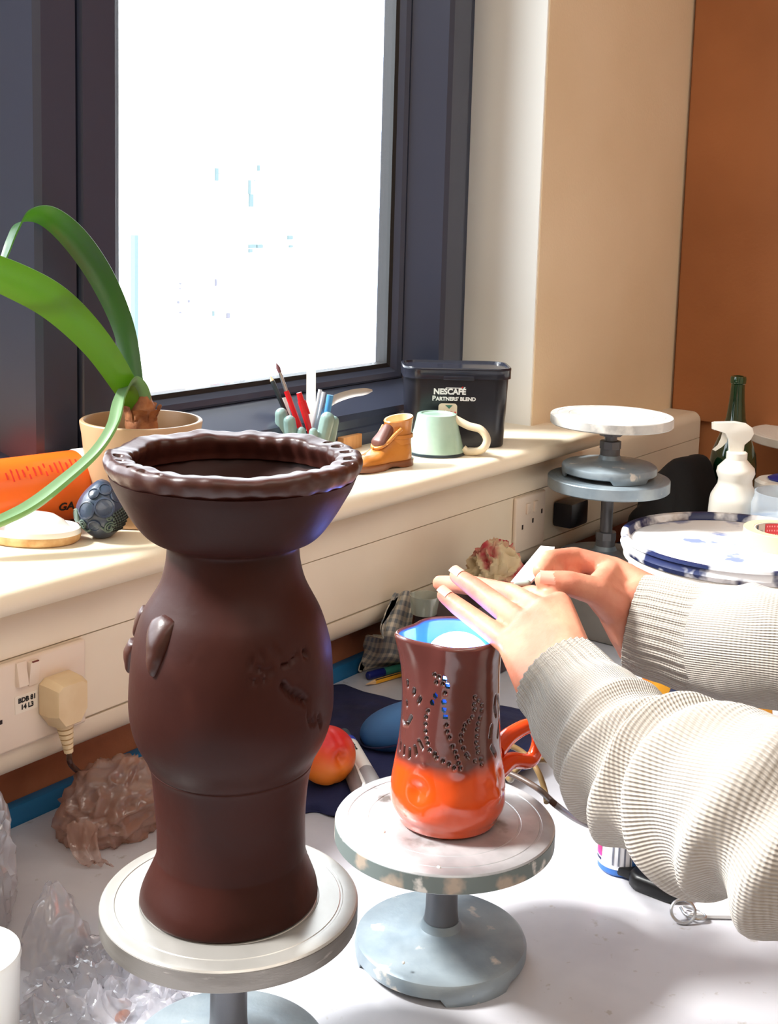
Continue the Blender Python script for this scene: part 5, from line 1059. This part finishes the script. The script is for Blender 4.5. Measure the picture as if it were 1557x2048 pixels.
add('fob_shell', loft([fob_sec(0.0006, 0.92), fob_sec(0.003, 1.0), fob_sec(0.011, 1.0), fob_sec(0.0145, 0.90), fob_sec(0.0155, 0.80)]), kbm, key)
add('key_neck', xf(rbox(-0.030, 0.004, -0.006, 0.006, 0.003, 0.012, 0.002), basis(ka, kx, ky)), kbm, key)
for t_, m_ in ((0.34, mat('btn_grey', (150, 150, 150), 0.4)), (0.60, mat('btn_amber', (220, 160, 40), 0.4))): add('button', ball(ka + kx * (kl * t_) + ky * 0.004 + Vector((0, 0, 0.0156)), 0.0038, 14, 8, (1.2, 0.9, 0.3)), m_, key)
rc = Vector(atd(1368, 1808, depth(onz(1368, 1818, 0.012)))); rc.z = 0.0125; rpts = [rc + (RT * math.cos(t) + (UP * 0.8 + FW * 0.45) * math.sin(t)) * 0.0105 for t in [2 * PI * k / 40 for k in range(41)]]
zmn = min(p.z for p in rpts); rpts = [p + Vector((0, 0, 0.0017 - zmn)) for p in rpts]
add('key_ring', tube(rpts, 0.0015, 8), 'steel', key); lk = [Vector(onz(x, y, 0.004)) for x, y in ((1362, 1815), (1372, 1830), (1395, 1838), (1412, 1836), (1405, 1826), (1385, 1818), (1368, 1812))]
add('ring_link', tube(catmull(lk, 6), 0.0013, 8), 'steel', key)
tg0 = [Vector(onz(x, y, 0.0015)) for x, y in ((1378, 1836), (1482, 1838), (1450, 1800), (1410, 1806))]
single('key_tag', loft([[tuple(p) for p in tg0], [tuple(p + Vector((0, 0, 0.003))) for p in tg0]]), mat('tag_white', (238, 238, 236), 0.15, coat=0.6), 'flat glossy white key tag lying at the end of the car key', 'tag')
# ================================================================== person: arms reaching in from the right
skin = mat('skin', (204, 138, 112), 0.45, col2=(190, 114, 92), ns=26, bump=0.0003, bs=260, spec=0.4)
nailm = mat('nail', (222, 168, 150), 0.25)
def A(x, y, d): return Vector(atd(x, y, d))
def chain(pts, rad, sub=2): return [hull([(pts[i], rad[i]), (pts[i + 1], rad[i + 1])], sub) for i in range(len(pts) - 1)]
body = []
# near hand: left hand, back up, fingers reaching left over the jug
nh = {'little': ([(1020, 1290, 0.990), (962, 1246, 1.020), (918, 1214, 1.036), (888, 1190, 1.046)], (0.0100, 0.0088, 0.0080, 0.0064)),
      'ring': ([(1052, 1254, 1.000), (992, 1208, 1.040), (948, 1174, 1.064), (914, 1151, 1.078)], (0.0108, 0.0098, 0.0088, 0.0070)),
      'middle': ([(1086, 1226, 1.012), (1024, 1190, 1.066), (950, 1172, 1.100), (880, 1166, 1.128)], (0.0112, 0.0100, 0.0090, 0.0072)),
      'index': ([(1120, 1212, 1.024), (1062, 1192, 1.078), (1012, 1188, 1.106), (972, 1192, 1.126)], (0.0112, 0.0100, 0.0088, 0.0072))}
for k, (pts, rad) in nh.items(): body += chain([A(*p) for p in pts], rad)
w_u, w_t = A(1082, 1372, 0.945), A(1142, 1322, 0.958)
K_ = [A(*nh[k][0][0]) for k in ('little', 'ring', 'middle', 'index')]
body += [hull([(K_[0], 0.0102), (K_[1], 0.0112), (w_u, 0.0195), (w_t, 0.0195)]), hull([(K_[1], 0.0112), (K_[2], 0.0116), (w_u, 0.0195), (w_t, 0.0195)]), hull([(K_[2], 0.0116), (K_[3], 0.0114), (w_t, 0.0195), (w_u, 0.018)])]
body += chain([A(1140, 1300, 0.985), A(1132, 1258, 1.02), A(1100, 1228, 1.055), A(1060, 1222, 1.085)], (0.0170, 0.0125, 0.0102, 0.0080))
for i, k in enumerate(('little', 'ring', 'middle', 'index')):   # extensor tendons and knuckle bumps
    body += [hull([(K_[i] + UP * 0.004, 0.0085), (lp(K_[i], lp(w_u, w_t, 0.3 + 0.15 * i), 0.6) + UP * 0.007, 0.006)])]
# far hand: right hand pinching a small piece between thumb and index
fh = {'thumb': ([(1238, 1222, 1.085), (1192, 1182, 1.062), (1136, 1166, 1.052), (1090, 1161, 1.050)], (0.0175, 0.0125, 0.0108, 0.0088)),
      'index': ([(1226, 1138, 1.130), (1150, 1116, 1.128), (1098, 1120, 1.098), (1082, 1142, 1.074)], (0.0115, 0.0102, 0.0090, 0.0076)),
      'middle': ([(1234, 1150, 1.150), (1158, 1124, 1.160), (1122, 1128, 1.122), (1112, 1146, 1.092)], (0.0115, 0.0102, 0.0092, 0.0078)),
      'ring': ([(1240, 1172, 1.165), (1172, 1140, 1.180), (1146, 1140, 1.140), (1142, 1158, 1.108)], (0.0110, 0.0098, 0.0088, 0.0074)),
      'little': ([(1246, 1200, 1.172), (1196, 1172, 1.186), (1172, 1172, 1.152), (1168, 1184, 1.126)], (0.0100, 0.0088, 0.0080, 0.0066))}
for k, (pts, rad) in fh.items(): body += chain([A(*p) for p in pts], rad)
K2 = [A(*fh[k][0][0]) for k in ('index', 'middle', 'ring', 'little')]
f_t, f_b = A(1292, 1190, 1.112), A(1278, 1290, 1.098)
body += [hull([(K2[0], 0.0118), (K2[1], 0.0118), (K2[2], 0.0115), (K2[3], 0.011), (f_t, 0.0195), (f_b, 0.0205)]), hull([(A(*fh['thumb'][0][0]), 0.0185), (A(1262, 1262, 1.090), 0.0200), (f_b, 0.0195), (f_t, 0.0185)]), hull([(A(*fh['thumb'][0][0]), 0.0165), (A(*fh['thumb'][0][1]), 0.0125), (K2[0], 0.0105)])]
# forearms, upper arms, shoulders, trunk, neck and head (out of the frame)
eL, eR = camc(0.265, 0.250, 0.690), camc(0.460, 0.235, 1.000)
sL, sR = camc(0.50, -0.03, 0.600), camc(0.70, -0.03, 0.930)
wL, wR = lp(w_u, w_t, 0.5), lp(f_t, f_b, 0.5)
body += [hull([(w_u, 0.0195), (w_t, 0.0195), (A(1185, 1436, 0.908), 0.029)]), hull([(A(1185, 1436, 0.908), 0.029), (A(1368, 1585, 0.805), 0.034)]), hull([(A(1368, 1585, 0.805), 0.034), (eL, 0.036)], 2), hull([(eL, 0.036), (sL, 0.048)])]
body += [hull([(f_t, 0.0195), (f_b, 0.0205), (lp(wR, eR, 0.35), 0.030)]), hull([(lp(wR, eR, 0.35), 0.030), (eR, 0.039)]), hull([(eR, 0.039), (sR, 0.052)])]
mid = lp(sL, sR, 0.5); dnv = Vector((0, 0, -1)); across = (sR - sL).normalized(); fwd_ = across.cross(Vector((0, 0, 1))); fwd_ = fwd_ if fwd_.dot(-RT) > 0 else -fwd_
tor = [(sL + dnv * 0.03, 0.06), (sR + dnv * 0.03, 0.06), (mid + dnv * 0.2 - across * 0.10, 0.085), (mid + dnv * 0.2 + across * 0.10, 0.085), (mid + dnv * 0.52 - across * 0.09, 0.09), (mid + dnv * 0.52 + across * 0.09, 0.09)]
neck = mid + Vector((0, 0, 0.06)); head = mid + Vector((0, 0, 0.22)) + fwd_ * 0.03
body += [hull([(neck, 0.055), (mid + Vector((0, 0, 0.13)), 0.052)]), hull(tor), hull([(head, 0.075), (head + Vector((0, 0, 0.05)), 0.078), (head + fwd_ * 0.035 - Vector((0, 0, 0.06)), 0.045)]), hull([(head + fwd_ * 0.085 - Vector((0, 0, 0.005)), 0.010), (head + fwd_ * 0.098 - Vector((0, 0, 0.028)), 0.012)])]
bodym = remesh(body, 0.0022, 5, 0.5)
bm_ = mesh('person', bodym); bm_.materials.append(skin)
person = bpy.data.objects.new('person', bm_); COL.objects.link(person)
tag(person, 'person in a pale grey knitted jumper holding both hands over the orange jug', 'person')
hairm = mat('hair', (70, 52, 40), 0.7)
add('hair', remesh([hull([(head + Vector((0, 0, 0.045)) - fwd_ * 0.012, 0.086), (head - fwd_ * 0.03 - Vector((0, 0, 0.02)), 0.072)])], 0.006, 2), hairm, person, sh=0)
# finger nails in view
def nail(tip, prev, up_, w, l):
    t = (Vector(tip) - Vector(prev)).normalized(); u = (up_ - t * up_.dot(t)).normalized(); s = t.cross(u)
    def fn(a, b): x = (a - 0.5) * 2; return Vector(tip) + s * (x * w) + t * (b * l - l * 0.55) + u * (0.0 - 0.35 * w * x * x)
    return fn, u
tipT, prevT = A(*fh['thumb'][0][3]), A(*fh['thumb'][0][2])
fn, u = nail(tipT, prevT, (UP * 0.5 - FW * 0.85), 0.0058, 0.013); add('fingernail', grid(lambda a, b: fn(a, b) + u * 0.0090, 9, 9), nailm, person, sh=0)
for k_, rr in (('little', 0.0066), ('ring', 0.0072)):
    t_, p_ = A(*nh[k_][0][3]), A(*nh[k_][0][2]); fn, u = nail(t_, p_, UP * 0.8 - FW * 0.35 - RT * 0.2, rr * 0.66, 0.010); add('fingernail', grid(lambda a, b: fn(a, b) + u * (rr + 0.0003), 7, 7), nailm, person, sh=0)
# small pale piece pinched in the far hand
tri = [A(1022, 1166, 1.085), A(1062, 1166, 1.085), A(1098, 1128, 1.118), A(1110, 1096, 1.146), A(1082, 1094, 1.146)]
nn = (tri[1] - tri[0]).cross(tri[3] - tri[0]).normalized()
cl = thing('white_scraper', 'white flat scraper pinched between thumb and finger of the far hand', 'tool', tuple(tri[1])); add('blade', loft([[tuple(p - nn * 0.0012) for p in tri], [tuple(p + nn * 0.0012) for p in tri]]), mat('scraper_white', (244, 246, 250), 0.3), cl)
add('stained_tip', hull([(A(1034, 1167, 1.082), 0.0026), (A(1056, 1166, 1.080), 0.0030)]), mat('stain_green', (136, 150, 142), 0.6), cl)

# ------------------------------------------------------------------ jumper
kn = bpy.data.materials.new('knit'); kn.use_nodes = True; MATS['knit'] = kn; N, L = kn.node_tree.nodes, kn.node_tree.links; b = N['Principled BSDF']; b.inputs['Roughness'].default_value = 0.95; b.inputs['Sheen Weight'].default_value = 0.25; b.inputs['Specular IOR Level'].default_value = 0.1
uv = N.new('ShaderNodeUVMap'); nz = N.new('ShaderNodeTexNoise'); nz.inputs['Scale'].default_value = 60; tc = N.new('ShaderNodeTexCoord'); L.new(tc.outputs['Object'], nz.inputs['Vector'])
sx = N.new('ShaderNodeSeparateXYZ'); L.new(uv.outputs[0], sx.inputs[0])
def wave(sock, n, ph=0.0):
    m1 = N.new('ShaderNodeMath'); m1.operation = 'MULTIPLY'; m1.inputs[1].default_value = n * 2 * PI; L.new(sock, m1.inputs[0]); s = N.new('ShaderNodeMath'); s.operation = 'SINE'; L.new(m1.outputs[0], s.inputs[0]); return s.outputs[0]
wa, wb_ = wave(sx.outputs[0], 150), wave(sx.outputs[1], 300)
ab = N.new('ShaderNodeMath'); ab.operation = 'MULTIPLY_ADD'; ab.inputs[1].default_value = 0.35; L.new(wb_, ab.inputs[0]); L.new(wa, ab.inputs[2])
bp = N.new('ShaderNodeBump'); bp.inputs['Distance'].default_value = 0.0005; bp.inputs['Strength'].default_value = 0.8; L.new(ab.outputs[0], bp.inputs['Height']); L.new(bp.outputs[0], b.inputs['Normal'])
mr = N.new('ShaderNodeMapRange'); mr.inputs[1].default_value = -1; mr.inputs[2].default_value = 1; L.new(wa, mr.inputs[0]); mx = N.new('ShaderNodeMix'); mx.data_type = 'RGBA'; mx.inputs[6].default_value = lin((156, 147, 138)); mx.inputs[7].default_value = lin((182, 175, 167)); L.new(mr.outputs[0], mx.inputs[0])
mx2 = N.new('ShaderNodeMix'); mx2.data_type = 'RGBA'; mx2.inputs[7].default_value = lin((166, 158, 149)); r2 = N.new('ShaderNodeMapRange'); r2.inputs[1].default_value = 0.45; r2.inputs[2].default_value = 0.6; L.new(nz.outputs[0], r2.inputs[0]); L.new(r2.outputs[0], mx2.inputs[0]); L.new(mx.outputs[2], mx2.inputs[6]); L.new(mx2.outputs[2], b.inputs['Base Color'])
def sleeve(ctrl, cuff, folds, seg=150, n=26, seed=0.0, ref=None):
    """ctrl: (point, radius); cuff: fraction of length that is ribbed; folds: list of (position, angle, twist, half width, height)"""
    path = catmull([(*p, r) for p, r in ctrl], n); pts = [Vector(p[:3]) for p in path]; rad = [p[3] for p in path]; L_ = [0.0]
    for a, b in zip(pts, pts[1:]): L_.append(L_[-1] + (b - a).length)
    T = L_[-1]; fr = frames(pts, ref); V = []
    for i, (p, t, a, b) in enumerate(fr):
        s = L_[i] / T
        for k in range(seg):
            th = 2 * PI * k / seg; r = rad[i]
            if s < cuff: r += 0.0011 * math.cos(th * 34) * min(1, (cuff - s) / 0.02) - 0.002 * (1 - abs(2 * s / cuff - 1))
            else:
                g = min(1, (s - cuff) / 0.05)
                for (s0, a0, tw, hw, ht) in folds:
                    d = (th - a0 + PI) % (2 * PI) - PI; c = s0 + tw * d + 0.010 * math.sin(d * 1.6 + s0 * 60); x = (s - c) / hw
                    r += g * ht * math.exp(-x * x) * math.exp(-(d / 1.75) ** 4)
                q = p + (a * math.cos(th) + b * math.sin(th)) * r; r += g * 0.0022 * noise.noise(q * 34 + Vector((seed, 0, 0)))
            V.append(tuple(p + (a * math.cos(th) + b * math.sin(th)) * r))
    F = [(i * seg + k, i * seg + (k + 1) % seg, (i + 1) * seg + (k + 1) % seg, (i + 1) * seg + k) for i in range(len(fr) - 1) for k in range(seg)]
    # turned-in cuff edge
    nV = len(V); p, t, a, b = fr[0]
    for k in range(seg): th = 2 * PI * k / seg; V.append(tuple(p + t * 0.010 + (a * math.cos(th) + b * math.sin(th)) * (rad[0] - 0.0035)))
    F += [(nV + k, nV + (k + 1) % seg, (k + 1) % seg, k) for k in range(seg)]
    return (V, F), seg, len(fr), [x / T for x in L_]
def sleeve_obj(name, data, label=None):
    (part, seg, n, Ls) = data; o = add(name, part, kn, person, sh=0, label=label); me = o.data; l = me.uv_layers.new(name='UVMap'); idx = np.zeros(len(me.loops), np.int32); me.loops.foreach_get('vertex_index', idx)
    u = (idx % seg) / seg; row = np.minimum(idx // seg, n - 1); v = np.array(Ls)[row]
    u = u.copy(); lt = np.zeros(len(me.polygons), np.int32); me.polygons.foreach_get('loop_start', lt)
    for ls in lt:
        q = u[ls:ls + 4]
        if q.max() - q.min() > 0.5: u[ls:ls + 4] = np.where(q < 0.5, q + 1, q)
    l.data.foreach_set('uv', np.stack([u, v], 1).astype(np.float32).ravel()); return o
nearc = [(A(1112, 1351, 0.948), 0.0355), (A(1142, 1384, 0.935), 0.0385), (A(1185, 1440, 0.908), 0.0440), (A(1264, 1512, 0.860), 0.0435), (A(1372, 1586, 0.800), 0.0490), (A(1518, 1620, 0.735), 0.0510), (camc(0.268, 0.250, 0.688), 0.057), (camc(0.37, 0.15, 0.640), 0.064), (camc(0.46, 0.02, 0.605), 0.074), (camc(0.53, -0.04, 0.60), 0.060)]
rf = UP * 0.9 - FW * 0.4
fn_ = [(0.120, 0.9, -0.010, 0.012, 0.008), (0.168, 1.2, -0.018, 0.013, 0.014), (0.226, 0.9, -0.026, 0.015, 0.016), (0.288, 1.3, -0.014, 0.013, 0.014), (0.338, 1.0, -0.020, 0.012, 0.014), (0.386, 1.5, -0.012, 0.012, 0.012), (0.434, 1.0, -0.014, 0.013, 0.014), (0.500, 1.2, -0.010, 0.016, 0.014), (0.575, 1.2, 0.0, 0.02, 0.012)]
sleeve_obj('sleeve', sleeve(nearc, 0.075, fn_, ref=rf), 'bunched pale grey sleeve of the near arm')
farc = [(A(1270, 1244, 1.100), 0.0405), (A(1300, 1252, 1.095), 0.0435), (A(1345, 1264, 1.085), 0.0455), (A(1420, 1282, 1.070), 0.0475), (A(1560, 1298, 1.030), 0.0485), (camc(0.455, 0.225, 1.00), 0.054), (camc(0.56, 0.12, 0.98), 0.060), (camc(0.66, 0.02, 0.945), 0.072), (camc(0.73, -0.04, 0.93), 0.06)]
ff_ = [(0.19, 0.4, 0.03, 0.012, 0.003), (0.27, 0.2, -0.03, 0.014, 0.0035), (0.36, 0.4, 0.02, 0.015, 0.003), (0.45, 0.3, 0.0, 0.02, 0.005), (0.55, 0.3, 0.0, 0.02, 0.006)]
sleeve_obj('sleeve', sleeve(farc, 0.105, ff_, ref=rf, seed=4.0), 'pale grey ribbed sleeve of the far arm')
tm = remesh([hull([(c, r + 0.02) for c, r in tor]), hull([(mid + Vector((0, 0, 0.02)), 0.085), (mid + dnv * 0.1, 0.12)])], 0.008, 4)
add('jumper_body', tm, mat('knit_plain', (160, 151, 141), 0.95, bump=0.0008, bs=300), person, sh=0)
leg_top = mid + dnv * 0.52
for s_ in (-1, 1):
    hip = leg_top + across * (0.09 * s_); foot_ = Vector((hip.x, hip.y, -0.70)) 
    add('trouser_leg', remesh([hull([(hip, 0.095), (lp(hip, foot_, 0.5), 0.065)]), hull([(lp(hip, foot_, 0.5), 0.065), (foot_, 0.05)])], 0.010, 3), mat('trousers', (40, 44, 60), 0.9), person, sh=0)
    add('shoe', remesh([hull([(foot_ + Vector((0, 0, -0.015)), 0.034), (foot_ + fwd_ * 0.14 + Vector((0, 0, -0.02)), 0.028)])], 0.006, 2), mat('shoe_black', (24, 22, 22), 0.5), person, sh=0)
bpy.context.view_layer.update()
